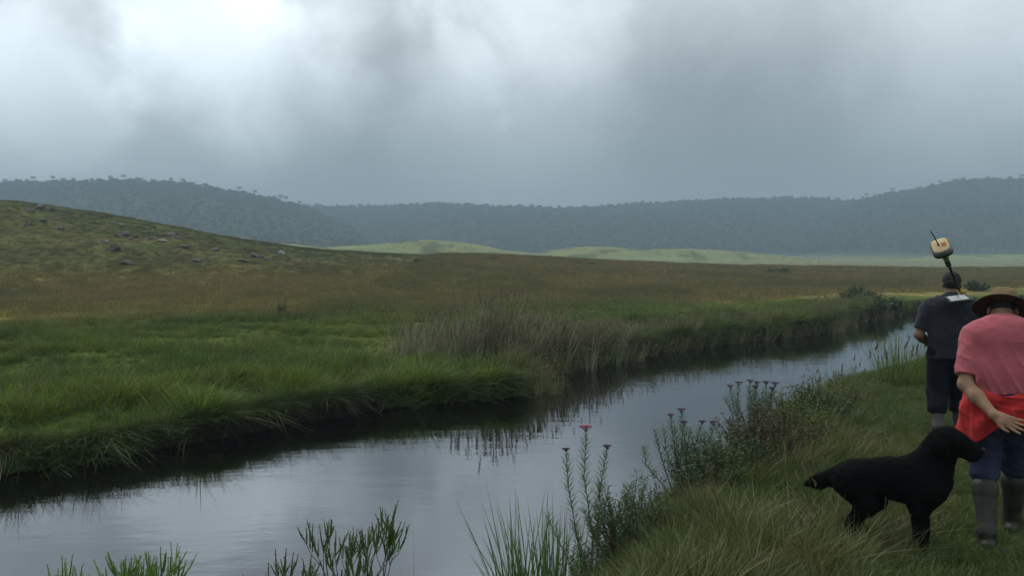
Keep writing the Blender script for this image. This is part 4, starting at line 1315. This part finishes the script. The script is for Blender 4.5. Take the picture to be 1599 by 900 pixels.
def person_pink():
    gx, gy = (1570 - 800) / FPX * 5.05, 5.05
    g = Vector((gx, gy, hz(gx, gy)))
    o = thing('person', g, R(-28), 'person in pink T-shirt and brimmed hat, red jacket round the waist, hand behind back', 'person')
    sh_l, el_l, wr_l = (-.172, .01, 1.315), (-.208, -.105, 1.02), (-.055, -.262, .862)
    sh_r, el_r, wr_r = (.172, .01, 1.315), (.235, .0, 1.03), (.20, .22, .93)
    hip_l, kn_l, an_l = (-.085, 0, .86), (-.090, .035, .475), (-.075, -.145, .105)
    hip_r, kn_r, an_r = (.085, 0, .86), (.090, .200, .490), (.090, .300, .090)
    # skin: one continuous body
    s = SDF((-.36, -.36, -.02), (.40, .52, 1.62), .0055)
    s.cone((0, 0, .90), (0, .0, 1.05), .125, .125, .06, (1.1, .8, 1)).cone((0, .0, 1.05), (0, .02, 1.28), .125, .15, .06, (1.1, .75, 1))
    s.cone((-.13, .01, 1.33), (.13, .01, 1.33), .06, .06, .06)
    s.cone((0, .02, 1.35), (0, .125, 1.445), .056, .054, .035)
    pt = head(s, (0, .165, 1.475), R(48), .96)
    for sh, el, wr in ((sh_l, el_l, wr_l), (sh_r, el_r, wr_r)):
        m = tuple(np.array(el) * .62 + np.array(wr) * .38)
        s.chain([(sh, .054), (el, .041), (m, .042), (wr, .027)], .03)
    hand(s, wr_l, (.83, -.05, -.36), (.05, -1, .30), .19, True, .28, .14)
    hand(s, wr_r, (-.2, .6, -.5), (-.9, 0, .2), .19, False, .5)
    for hp, kn, an in ((hip_l, kn_l, an_l), (hip_r, kn_r, an_r)):
        s.chain([(hp, .080), (kn, .052), (an, .034)], .04); s.cone(an, (an[0], an[1] + .13, an[2] - .05), .034, .026, .03)
    link('body', s.mesh('body', M_SKIN, 1), o)
    # hair at the nape
    s = SDF((-.12, .02, 1.36), (.12, .30, 1.62), .006)
    hx = Euler((-R(48), 0, 0)).to_matrix()
    def hp_(x, y, z): return tuple(Vector((0, .165, 1.475)) + hx @ Vector((x, y, z)) * .96)
    s.ell(hp_(0, -.016, .034), (.077, .097, .092), .02, (-R(48), 0, 0)); s.plane(hp_(0, .03, 0), tuple(hx @ Vector((0, 1, -.5)))).plane(hp_(0, 0, -.045), tuple(hx @ Vector((0, 0, -1))))
    link('hair', s.mesh('hair', M_HAIR, 1), o)
    # T-shirt
    s = SDF((-.36, -.24, .90), (.36, .26, 1.47), .0065)
    s.cone((0, .0, .96), (0, .0, 1.10), .150, .142, .06, (1.12, .82, 1)).cone((0, .0, 1.10), (0, .015, 1.29), .152, .168, .06, (1.18, .76, 1))
    s.cone((-.145, .012, 1.335), (.145, .012, 1.335), .062, .062, .07, (1, 1.15, 1)).cone((0, .0, 1.29), (0, .045, 1.385), .10, .062, .05, (1.05, .8, 1))
    for sh, el in ((sh_l, el_l), (sh_r, el_r)):
        e = np.array(el) * .88 + np.array(sh) * .12
        s.cone(sh, tuple(e), .070, .060, .018)
    s.folds(.016, (5, 5, 3.2), 3)
    I = np.nonzero(np.abs(s.f) < .04)
    px_, py_, pz_ = [s.lo[k] + I[k] * s.h for k in range(3)]
    w1 = pz_ * 1.0 + px_ * .8 + .05 * np.sin(px_ * 11)
    drag = np.maximum(0, np.sin(w1 * 34 + 3 * np.sin(px_ * 7))) ** 3 * sstep(1.36, 1.05, pz_) * np.exp(-((px_ - .06) / .16) ** 2)
    hang = np.maximum(0, np.sin(px_ * 55 + 4 * np.sin(pz_ * 6))) ** 3 * sstep(1.22, .99, pz_)
    arm = np.maximum(0, np.sin(pz_ * 70 + px_ * 30)) ** 2 * sstep(.14, .19, np.abs(px_)) * .6
    s.f[I] -= (.011 * drag + .008 * hang + .006 * arm).astype(np.float32)
    s.folds(.008, (15, 12, 9), 8)
    X, Y, Z = s.grid()
    s.f = np.maximum(s.f, (.968 + .012 * np.sin(X * 14) - Z).astype(np.float32) * np.where(np.abs(X) < .19, 1, 0) - np.where(np.abs(X) < .19, 0, 1))
    for sh, el in ((sh_l, el_l), (sh_r, el_r)):
        d = (np.array(el) - np.array(sh)); d /= np.linalg.norm(d)
        q = np.array(sh) + d * .262
        dd = (X - q[0]) * d[0] + (Y - q[1]) * d[1] + (Z - q[2]) * d[2]
        side = (X * np.sign(sh[0]) > .158) + 0 * Y + 0 * Z
        s.f = np.where(side > 0, np.maximum(s.f, dd), s.f).astype(np.float32)
    s.cone((0, .055, 1.375), (0, .13, 1.46), .060, .078, .01, (1, 1, 1), 'cut')
    link('t_shirt', s.mesh('t_shirt', M_PINK, 1), o)
    # trousers
    s = SDF((-.30, -.30, .26), (.30, .44, 1.02), .0065)
    s.cone((0, 0, .90), (0, 0, .99), .155, .140, .05, (1.12, .85, 1))
    for hp, kn, an in ((hip_l, kn_l, an_l), (hip_r, kn_r, an_r)):
        e = np.array(kn) * .92 + np.array(an) * .08
        s.chain([(hp, .104), (kn, .074), (tuple(e), .070)], .04)
        s.cone((hp[0], -.045, .86), (hp[0], -.045, .87), .085, .085, .05)
    s.folds(.022, (6, 6, 9), 13, lambda x, y, z: np.where(z < .80, 1, .3)); s.folds(.014, (13, 13, 15), 14)
    link('trousers', s.mesh('trousers', M_JEAN, 1), o)
    for kn, an in ((kn_l, an_l), (kn_r, an_r)):
        s = SDF((an[0] - .13, an[1] - .16, -.015), (an[0] + .13, an[1] + .36, .46), .006)
        boot(s, kn, an, (an[0] + np.sign(an[0]) * .02, an[1] + .17, .035), .275)
        s.folds(.006, (8, 8, 14), 5, lambda x, y, z: np.where(z < .2, 1, .4)); s.plane((0, 0, 0.0), (0, 0, -1))
        link('boot', s.mesh('boot', M_RUBBER, 2), o)
    # jacket knotted round the waist, longer on his left
    def hem(th):
        a = math.degrees(th) % 360          # 270 = his back, 180 = his left
        return np.interp(a, [0, 60, 120, 165, 195, 215, 232, 246, 262, 285, 320, 360], [.80, .82, .80, .74, .69, .655, .665, .72, .775, .80, .80, .80])
    def cloth(th, t, off):
        top = .985 + .012 * math.sin(th * 5); z = top + (hem(th) - top) * t
        fl = .018 * t + .014 * math.sin(th * 9 + t * 3) * t + .010 * max(0, math.sin(th * 19 + 1.3 + 2 * math.sin(t * 4))) ** 2 * (.3 + t) + .009 * math.sin(t * 11 + th * 3) + .012 * max(0, math.sin(t * 16 - th * 5)) ** 3 * (1 - t)
        leftb = math.exp(-((math.degrees(th) % 360 - 205) / 30) ** 2)
        fl += .050 * leftb * math.sin(min(t * 1.25, 1) * math.pi * .8) * min(1, t * 1.6)
        bulge = .014 * math.exp(-((t - .18) / .14) ** 2)
        rx, ry = .188 + fl + bulge + off, .160 + fl * .9 + bulge + off
        return (rx * math.cos(th), ry * math.sin(th) - .012, z)
    link('tied_jacket', ring_cloth('tied_jacket', cloth, 220, 40, .010, M_REDJ), o)
    s = SDF((-.14, .10, .80), (.16, .34, 1.04), .007)
    s.ell((0, .205, .955), (.045, .035, .04), .02).cone((-.02, .215, .95), (-.05, .225, .84), .024, .034, .02).cone((.02, .215, .95), (.06, .225, .83), .024, .034, .02).folds(.006, (14, 14, 8), 4)
    link('sleeve_knot', s.mesh('sleeve_knot', M_REDJ), o)
    # hat tipped forward
    hat = link('hat', None, o, (0, .150, 1.510), (-R(29), R(6), 0)); hat.scale = (.93, .93, .93)
    hat.empty_display_size = .05
    def droop(x, y, z):
        r_ = math.hypot(x, y)
        w = max(0, r_ - .10) / .09
        return (x, y, z - .030 * w * w * (abs(x) / (r_ + 1e-6)) ** 1.2 + .012 * w * (y / (r_ + 1e-6)) * -1 + .004 * w * math.sin(math.atan2(y, x) * 5))
    brim = lathe('brim', [(.088, .012), (.105, .004), (.13, .0), (.16, -.004), (.182, -.006), (.187, -.010), (.182, -.014), (.16, -.013), (.13, -.010), (.10, -.006), (.085, .002)], 64, M_BRIM, droop)
    link('brim', brim, hat)
    def dent(x, y, z):
        return (x * .92, y * 1.06, z - max(0, z - .05) * .35 * math.exp(-(x / .028) ** 2) * (1 if z > .05 else 0))
    crown = lathe('crown', [(.100, .004), (.098, .035), (.095, .07), (.088, .098), (.072, .114), (.045, .122), (.02, .124), (.001, .124)], 48, M_STRAW, dent)
    link('crown', crown, hat)
    link('hat_band', lathe('hat_band', [(.101, .006), (.1035, .008), (.1025, .026), (.1005, .028)], 48, M_BRIM, lambda x, y, z: (x * .92, y * 1.06, z)), hat)
    return o
person_pink()

def person_dark():
    gx, gy = (1486 - 800) / FPX * 8.0, 8.0
    g = Vector((gx, gy, hz(gx, gy)))
    o = thing('person', g, R(-26), 'person in dark polo shirt and cap with pole on shoulder, walking ahead', 'person')
    sh_l, el_l, wr_l = (-.190, .0, 1.295), (-.280, -.045, 1.02), (-.190, .150, .915)
    sh_r, el_r, wr_r = (.190, .0, 1.295), (.300, .06, 1.03), (.335, .275, 1.11)
    hip_l, kn_l, an_l = (-.090, 0, .84), (-.100, .02, .455), (-.100, -.130, .115)
    hip_r, kn_r, an_r = (.090, 0, .84), (.100, .12, .47), (.095, .130, .090)
    s = SDF((-.42, -.30, -.02), (.46, .46, 1.70), .0065)
    s.cone((0, 0, .88), (0, .0, 1.05), .125, .125, .06, (1.1, .8, 1)).cone((0, .0, 1.05), (0, .0, 1.25), .125, .15, .06, (1.1, .75, 1))
    s.cone((-.13, 0, 1.30), (.13, 0, 1.30), .06, .06, .06).cone((0, .0, 1.33), (.0, .05, 1.44), .058, .054, .035)
    head(s, (.01, .075, 1.525), R(20), .98)
    for sh, el, wr in ((sh_l, el_l, wr_l), (sh_r, el_r, wr_r)):
        m = tuple(np.array(el) * .62 + np.array(wr) * .38)
        s.chain([(sh, .054), (el, .042), (m, .042), (wr, .028)], .03)
    hand(s, wr_l, (.55, .75, -.2), (.5, -.3, .8), .185, True, .5)
    hand(s, wr_r, (.15, .5, .75), (.5, -.6, .2), .185, False, .95)
    for hp, kn, an in ((hip_l, kn_l, an_l), (hip_r, kn_r, an_r)):
        s.chain([(hp, .080), (kn, .052), (an, .034)], .04); s.cone(an, (an[0], an[1] + .13, an[2] - .05), .034, .026, .03)
    link('body', s.mesh('body', M_SKIN2, 1), o)
    s = SDF((-.12, -.06, 1.40), (.14, .20, 1.66), .007)
    hx = Euler((-R(20), 0, 0)).to_matrix()
    def hp_(x, y, z): return tuple(Vector((.01, .075, 1.525)) + hx @ Vector((x, y, z)) * .98)
    s.ell(hp_(0, -.018, .028), (.0785, .0975, .090), .02, (-R(20), 0, 0)).plane(hp_(0, .03, 0), tuple(hx @ Vector((0, 1, -.4)))).plane(hp_(0, 0, -.055), tuple(hx @ Vector((0, 0, -1))))
    link('hair', s.mesh('hair', M_HAIR, 1), o)
    # polo shirt, untucked, with a collar
    s = SDF((-.40, -.24, .72), (.40, .24, 1.46), .007)
    s.cone((0, .0, .82), (0, .0, 1.05), .165, .155, .06, (1.18, .84, 1)).cone((0, .0, 1.05), (0, .0, 1.25), .156, .172, .06, (1.20, .76, 1))
    s.cone((-.15, .0, 1.305), (.15, .0, 1.305), .066, .066, .07, (1, 1.1, 1)).cone((0, -.005, 1.27), (0, .01, 1.385), .10, .066, .05, (1.05, .85, 1))
    for sh, el in ((sh_l, el_l), (sh_r, el_r)):
        s.cone(sh, tuple(np.array(el) * .9 + np.array(sh) * .1), .075, .064, .045)
    s.folds(.020, (5, 5, 3.5), 23); s.folds(.014, (12, 10, 7), 28)
    X, Y, Z = s.grid()
    s.f = np.maximum(s.f, np.where((np.abs(X) < .23) + 0 * Y + 0 * Z > 0, .800 + .01 * np.sin(X * 15) - Z, -1)).astype(np.float32)
    for sh, el in ((sh_l, el_l), (sh_r, el_r)):
        d = (np.array(el) - np.array(sh)); d /= np.linalg.norm(d); q = np.array(sh) + d * .235
        dd = (X - q[0]) * d[0] + (Y - q[1]) * d[1] + (Z - q[2]) * d[2]
        side = (X * np.sign(sh[0]) > .20) + 0 * Y + 0 * Z
        s.f = np.where(side > 0, np.maximum(s.f, dd), s.f).astype(np.float32)
    s.cone((0, .03, 1.36), (0, .07, 1.46), .063, .072, .01, (1, 1, 1), 'cut')
    sh_ = link('polo_shirt', s.mesh('polo_shirt', M_POLO, 1), o)
    def coll(th, t, off):
        z = 1.365 + .045 * math.sin(t * math.pi) - .012 * (t > .6) - .025 * math.cos(th - math.pi / 2)
        r_ = .066 + .020 * t + off
        return (r_ * 1.08 * math.cos(th), r_ * math.sin(th) + .015, z)
    link('collar', ring_cloth('collar', coll, 48, 8, .005, M_POLO), sh_)
    # loose trousers ending at the boots
    s = SDF((-.30, -.30, .24), (.30, .34, .96), .007)
    s.cone((0, 0, .86), (0, 0, .93), .158, .150, .05, (1.12, .85, 1))
    for hp, kn, an in ((hip_l, kn_l, an_l), (hip_r, kn_r, an_r)):
        e = np.array(kn) * .52 + np.array(an) * .48
        s.chain([(hp, .112), (kn, .094), (tuple(e), .090)], .035)
    s.folds(.014, (6, 6, 8), 33); s.folds(.008, (13, 13, 8), 34)
    link('trousers', s.mesh('trousers', M_TROUS, 3), o)
    for kn, an in ((kn_l, an_l), (kn_r, an_r)):
        s = SDF((an[0] - .14, an[1] - .17, -.015), (an[0] + .14, an[1] + .36, .46), .007)
        boot(s, kn, an, (an[0] + np.sign(an[0]) * .02, an[1] + .17, .035), .28)
        s.folds(.006, (8, 8, 14), 6, lambda x, y, z: np.where(z < .2, 1, .4)); s.plane((0, 0, 0.0), (0, 0, -1))
        link('boot', s.mesh('boot', M_RUBBERG, 2), o)
    # cap
    cap = link('cap', None, o, (.01, .075, 1.525), (-R(20), 0, 0))
    s = SDF((-.12, -.13, -.02), (.12, .24, .16), .006)
    s.ell((0, -.010, .040), (.086, .106, .098), .02).plane((0, 0, .026), (0, .10, -1))
    s.ell((0, -.010, .030), (.078, .098, .086), .01, None, 'cut')
    s.ell((0, -.115, .045), (.030, .03, .022), .01, None, 'cut')
    s.cone((-.045, .105, .032), (.045, .105, .032), .012, .012, .02, (1, 1, .5)).ell((0, .125, .030), (.074, .070, .008), .015)
    link('dome', s.mesh('dome', M_CAPM, 2), cap)
    b = MB(); b.tube([(.02 * math.cos(a), -.006 + .02 * math.sin(a) - .01, .1355) for a in np.linspace(0, 6.28, 7)], .003, 4)
    link('adjuster_strap', lathe('adjuster_strap', [(.088, .026), (.0905, .028), (.0905, .040), (.088, .042)], 48, M_CAPM, lambda x, y, z: (x * .96, y * 1.16 - .010, z)), cap)
    return o, g
_, gd = person_dark()

# ------------------------------------------------------------------ survey receiver on its pole, carried over the shoulder
M_YEL = plain('yellow_plastic', (0.42, 0.24, 0.035), .45, .12, 20, .05, 90, .4)
M_CREAM = plain('cream_plate', (0.62, 0.46, 0.25), .5, .08, 20, 0, 90, .4)
M_BLK = plain('black_plastic', (0.014, 0.014, 0.015), .45, .2, 30, .05, 90, .4)
M_GREYP = plain('grey_plastic', (0.16, 0.16, 0.165), .5, .15, 30, .05, 90, .4)
M_LOGO = plain('red_mark', (0.50, 0.09, 0.03), .5, .05, 30)
M_SCREEN = plain('pale_screen', (0.42, 0.43, 0.40), .25, .06, 6, spec=.6)
M_OLIVEP = plain('olive_pole', (0.16, 0.11, 0.035), .45, .2, 30, .05, 90, .4)

def survey_pole():
    top = gd + Vector((-.452, -.66, 1.875)); low = gd + Vector((.094, -.04, 1.405))
    ax = (top - low).normalized()
    o = link('survey_receiver', None, None, low)
    o.rotation_mode = 'QUATERNION'
    # local z = pole axis; local -y turned towards the camera side
    zq = ax; xq = Vector((0, 0, 1)).cross(zq).normalized(); yq = zq.cross(xq)
    xx = Vector((1, 0, 0)); xx = (xx - zq * xx.dot(zq)).normalized(); yy = zq.cross(xx)
    o.rotation_quaternion = Matrix((xx, yy, zq)).transposed().to_quaternion()
    tag(o, 'yellow survey receiver on a pole leaning over the dark-clothed man\'s shoulder', 'survey receiver')
    L = (top - low).length
    p = MB(); p.tube([(0, 0, -.62), (0, 0, L - .14)], .0125, 12); link('pole', p.mesh('pole', M_BLK, True), o)
    k = MB(); k.tube([(0, 0, L - .20), (0, 0, L - .175), (0, 0, L - .045), (0, 0, L - .02)], [.019, .026, .032, .036], 18); link('neck', k.mesh('neck', M_OLIVEP, True), o)
    for zz in (.235, .285):
        link('pole_knob', lathe('pole_knob', [(.0125, L - zz - .020), (.022, L - zz - .014), (.026, L - zz), (.022, L - zz + .014), (.0125, L - zz + .020)], 16, M_BLK), o)
    # rounded square housing
    def sq(r_, z_, n=48, e=.55):
        return [(r_ * math.copysign(abs(math.cos(t)) ** e, math.cos(t)), r_ * math.copysign(abs(math.sin(t)) ** e, math.sin(t)), z_) for t in [2 * math.pi * i / n for i in range(n)]]
    def stack(name, rows, m, caps=True):
        V = [q for (r_, z_) in rows for q in sq(r_, z_)]; n = 48
        Q = [(j * n + i, j * n + (i + 1) % n, (j + 1) * n + (i + 1) % n, (j + 1) * n + i) for j in range(len(rows) - 1) for i in range(n)]
        V += [(0, 0, rows[0][1]), (0, 0, rows[-1][1])]; a = len(V) - 2
        T = [(a, (i + 1) % n, i) for i in range(n)] + [(a + 1, (len(rows) - 1) * n + i, (len(rows) - 1) * n + (i + 1) % n) for i in range(n)]
        return mesh_np(name, V, [np.array(Q), np.array(T)], True, (m,))
    hs = link('housing', stack('housing', [(.050, L - .03), (.078, L - .022), (.086, L - .004), (.087, L + .022)], M_BLK), o)
    link('upper_shell', stack('upper_shell', [(.0865, L + .0225), (.087, L + .040), (.080, L + .062), (.072, L + .070)], M_GREYP), hs)
    link('top_plate', stack('top_plate', [(.070, L + .0695), (.069, L + .074), (.060, L + .0765), (.02, L + .077)], M_CREAM), hs)
    lg = MB()
    for (cx, cy, hx_, hy_) in ((.030, .012, .016, .003), (.030, -.004, .016, .003), (.030, -.020, .016, .003), (.016, -.004, .003, .019), (.044, -.004, .003, .019)):
        lg.box((cx, cy, L + .0795), (hx_, hy_, .0012))
    link('red_logo', lg.mesh('red_logo', M_LOGO), hs)
    an = MB(); an.tube([(-.012, .005, L + .072), (-.012, .005, L + .095), (-.013, .006, L + .11), (-.018, .012, L + .22), (-.026, .022, L + .33)], [.009, .008, .005, .0055, .0035], 10)
    link('whip_antenna', an.mesh('whip_antenna', M_BLK, True), o)
    # controller on its clamp
    cz = .115
    cl = MB(); cl.tube([(0, 0, cz - .03), (0, 0, cz + .03)], .024, 12); cl.box((.03, -.012, cz + .01), (.022, .012, .012))
    link('clamp', cl.mesh('clamp', M_YEL, False), o)
    inv = Matrix((xx, yy, zq))       # world -> local
    cpos = inv @ (gd + Vector((-.040, -.205, 1.395)) - low)
    nrm = inv @ Vector((-.12, -.42, .9)).normalized(); rt = inv @ Vector((1, 0, .12)).normalized(); upv = nrm.cross(rt).normalized(); rt = upv.cross(nrm).normalized()
    Mx = Matrix((rt, upv, nrm)).transposed()
    b = MB(); b.box(cpos, (.108, .062, .016), Mx); cm = b.mesh('controller', M_BLK)
    c = link('controller', cm, o)
    bv = c.modifiers.new('bevel', 'BEVEL'); bv.width = .008; bv.segments = 2
    b = MB(); b.box(cpos + Mx @ Vector((-.045, 0, .0165)), (.046, .045, .002), Mx); link('screen', b.mesh('screen', M_SCREEN), c)
    b = MB(); b.box(cpos + Mx @ Vector((.044, 0, .0165)), (.036, .045, .002), Mx); link('keypad', b.mesh('keypad', M_SCREEN), c)
    b = MB(); b.tube([cpos, Vector((0, 0, cz))], .012, 8); link('bracket', b.mesh('bracket', M_GREYP), o)
survey_pole()

# ------------------------------------------------------------------ the dog
def dog():
    gx, gy = (1400 - 800) / FPX * 5.0, 5.0
    g = Vector((gx, gy, hz(gx, gy)))
    o = thing('dog', g, R(-24), 'black dog standing in the grass beside the man in pink', 'dog')
    s = SDF((-.64, -.20, -.02), (.62, .22, .84), .0065)
    # trunk: deep chest narrowing to the loin
    s.ell((.175, 0, .455), (.145, .118, .170), .06, (0, R(8), 0)).ell((.02, 0, .455), (.19, .110, .135), .06, (0, R(6), 0)).ell((-.155, 0, .440), (.15, .100, .117), .06, (0, R(9), 0)).ell((-.24, 0, .425), (.10, .100, .105), .05)
    # neck and head
    s.cone((.20, 0, .52), (.275, 0, .695), .120, .092, .07, (1, .85, 1))
    s.cone((.26, -.01, .67), (.30, -.015, .725), .086, .080, .04)
    s.ell((.315, -.02, .728), (.086, .076, .070), .03, (0, R(14), 0))
    s.cone((.37, -.025, .712), (.445, -.035, .678), .056, .044, .03).cone((.37, -.025, .675), (.430, -.035, .648), .042, .033, .02)
    for e in (-1, 1):
        s.cone((.270, -.02 + e * .060, .772), (.250, -.02 + e * .092, .700), .020, .030, .012, (1.4, .55, 1)).cone((.250, -.02 + e * .092, .700), (.262, -.02 + e * .095, .655), .028, .014, .012, (1.3, .5, 1))
        s.ell((.368, -.022 + e * .042, .748), (.02, .014, .012), .012)
    # forelegs
    for e, dx in ((-1, -.035), (1, -.065)):
        y = e * .075
        s.cone((.235 + dx, y, .42), (.195 + dx, y * 1.05, .30), .074, .050, .05).cone((.195 + dx, y * 1.05, .30), (.212 + dx, y, .165), .044, .031, .02).cone((.212 + dx, y, .165), (.212 + dx, y, .055), .029, .025, .012)
        s.ell((.232 + dx, y, .028), (.048, .034, .028), .02)
        for t in (-.018, 0, .018): s.ell((.268 + dx, y + t, .020), (.018, .010, .014), .006)
    # hind legs: stifle forward, hock back
    for e, dx in ((-1, .03), (1, .085)):
        y = e * .078
        s.cone((-.275 + dx, y * .9, .42), (-.175 + dx, y, .285), .096, .062, .05, (1, .75, 1)).cone((-.175 + dx, y, .285), (-.275 + dx, y, .165), .054, .032, .025).cone((-.275 + dx, y, .165), (-.245 + dx, y, .05), .028, .025, .012)
        s.ell((-.222 + dx, y, .026), (.048, .032, .026), .02)
        for t in (-.017, 0, .017): s.ell((-.187 + dx, y + t, .019), (.017, .010, .013), .006)
    # tail, bushy
    s.chain([((-.29, 0, .465), .044), ((-.365, .01, .415), .044), ((-.435, .02, .382), .040), ((-.50, .03, .358), .018)], .03)
    s.folds(.010, (16, 22, 22), 6, lambda x, y, z: np.where(z > .22, np.where(x < -.32, 1.2, .9), .5))
    s.plane((0, 0, 0.0), (0, 0, -1))
    body = link('body', s.mesh('body', M_FUR, 1), o)
    # coat: short tapering locks along the skin
    me = body.data
    nv = len(me.vertices); co = np.empty(nv * 3, np.float32); me.vertices.foreach_get('co', co); co = co.reshape(-1, 3)
    nr = np.empty(nv * 3, np.float32); me.vertices.foreach_get('normal', nr); nr = nr.reshape(-1, 3)
    r = np.random.default_rng(3)
    sel = r.choice(nv, 14000); p = co[sel]; n_ = nr[sel]
    flow = np.where((p[:, 2:3] < .28), np.array([[-.1, 0, -1.]]), np.array([[-1., 0, -.45]])) + r.normal(0, .25, (len(sel), 3))
    flow = flow - n_ * (flow * n_).sum(1, keepdims=True); flow /= np.linalg.norm(flow, axis=1, keepdims=True) + 1e-6
    L = r.uniform(.010, .024, (len(sel), 1)) * np.where(p[:, :1] < -.31, 1.5, 1) * np.where(p[:, :1] > .34, .25, 1) * np.where(p[:, 2:3] < .08, .3, 1)
    sd_ = np.cross(n_, flow) * .0016
    tip = p + flow * L * .9 + n_ * L * .38
    V = np.stack([p - sd_, p + sd_, tip], 1).reshape(-1, 3)
    c_ = link('coat', mesh_np('coat', V, np.arange(len(V)).reshape(-1, 3), True, (M_FUR,)), o); c_['kind'] = 'stuff'
    bm = bmesh.new(); bmesh.ops.create_uvsphere(bm, u_segments=14, v_segments=10, radius=1); m = bpy.data.meshes.new('nose'); bm.to_mesh(m); bm.free(); m.materials.append(M_NOSE)
    n = link('nose', m, o, (.486, -.037, .692)); n.scale = (.016, .019, .015)
    bm = bmesh.new(); bmesh.ops.create_uvsphere(bm, u_segments=14, v_segments=10, radius=1); m = bpy.data.meshes.new('eye'); bm.to_mesh(m); bm.free(); m.materials.append(M_EYE)
    for e in (-1, 1):
        q = link('eye', m, o, (.378, -.022 + e * .048, .744)); q.scale = (.010, .007, .009)
dog()

# ------------------------------------------------------------------ the rainy air
def haze():
    b = MB(); b.box((0, 0, 62), (1620, 1620, 72))
    m, n, l = mat('rain_haze')
    out = n.new('ShaderNodeOutputMaterial'); v = n.new('ShaderNodeVolumePrincipled')
    v.inputs['Color'].default_value = (0.46, 0.60, 0.71, 1)
    v.inputs['Density'].default_value = HAZE
    v.inputs['Anisotropy'].default_value = 0.25
    l.new(v.outputs[0], out.inputs['Volume'])
    o = link('haze', b.mesh('haze', m))
    tag(o, 'thin bluish rain haze filling the valley air', 'haze', kind='stuff')
haze()
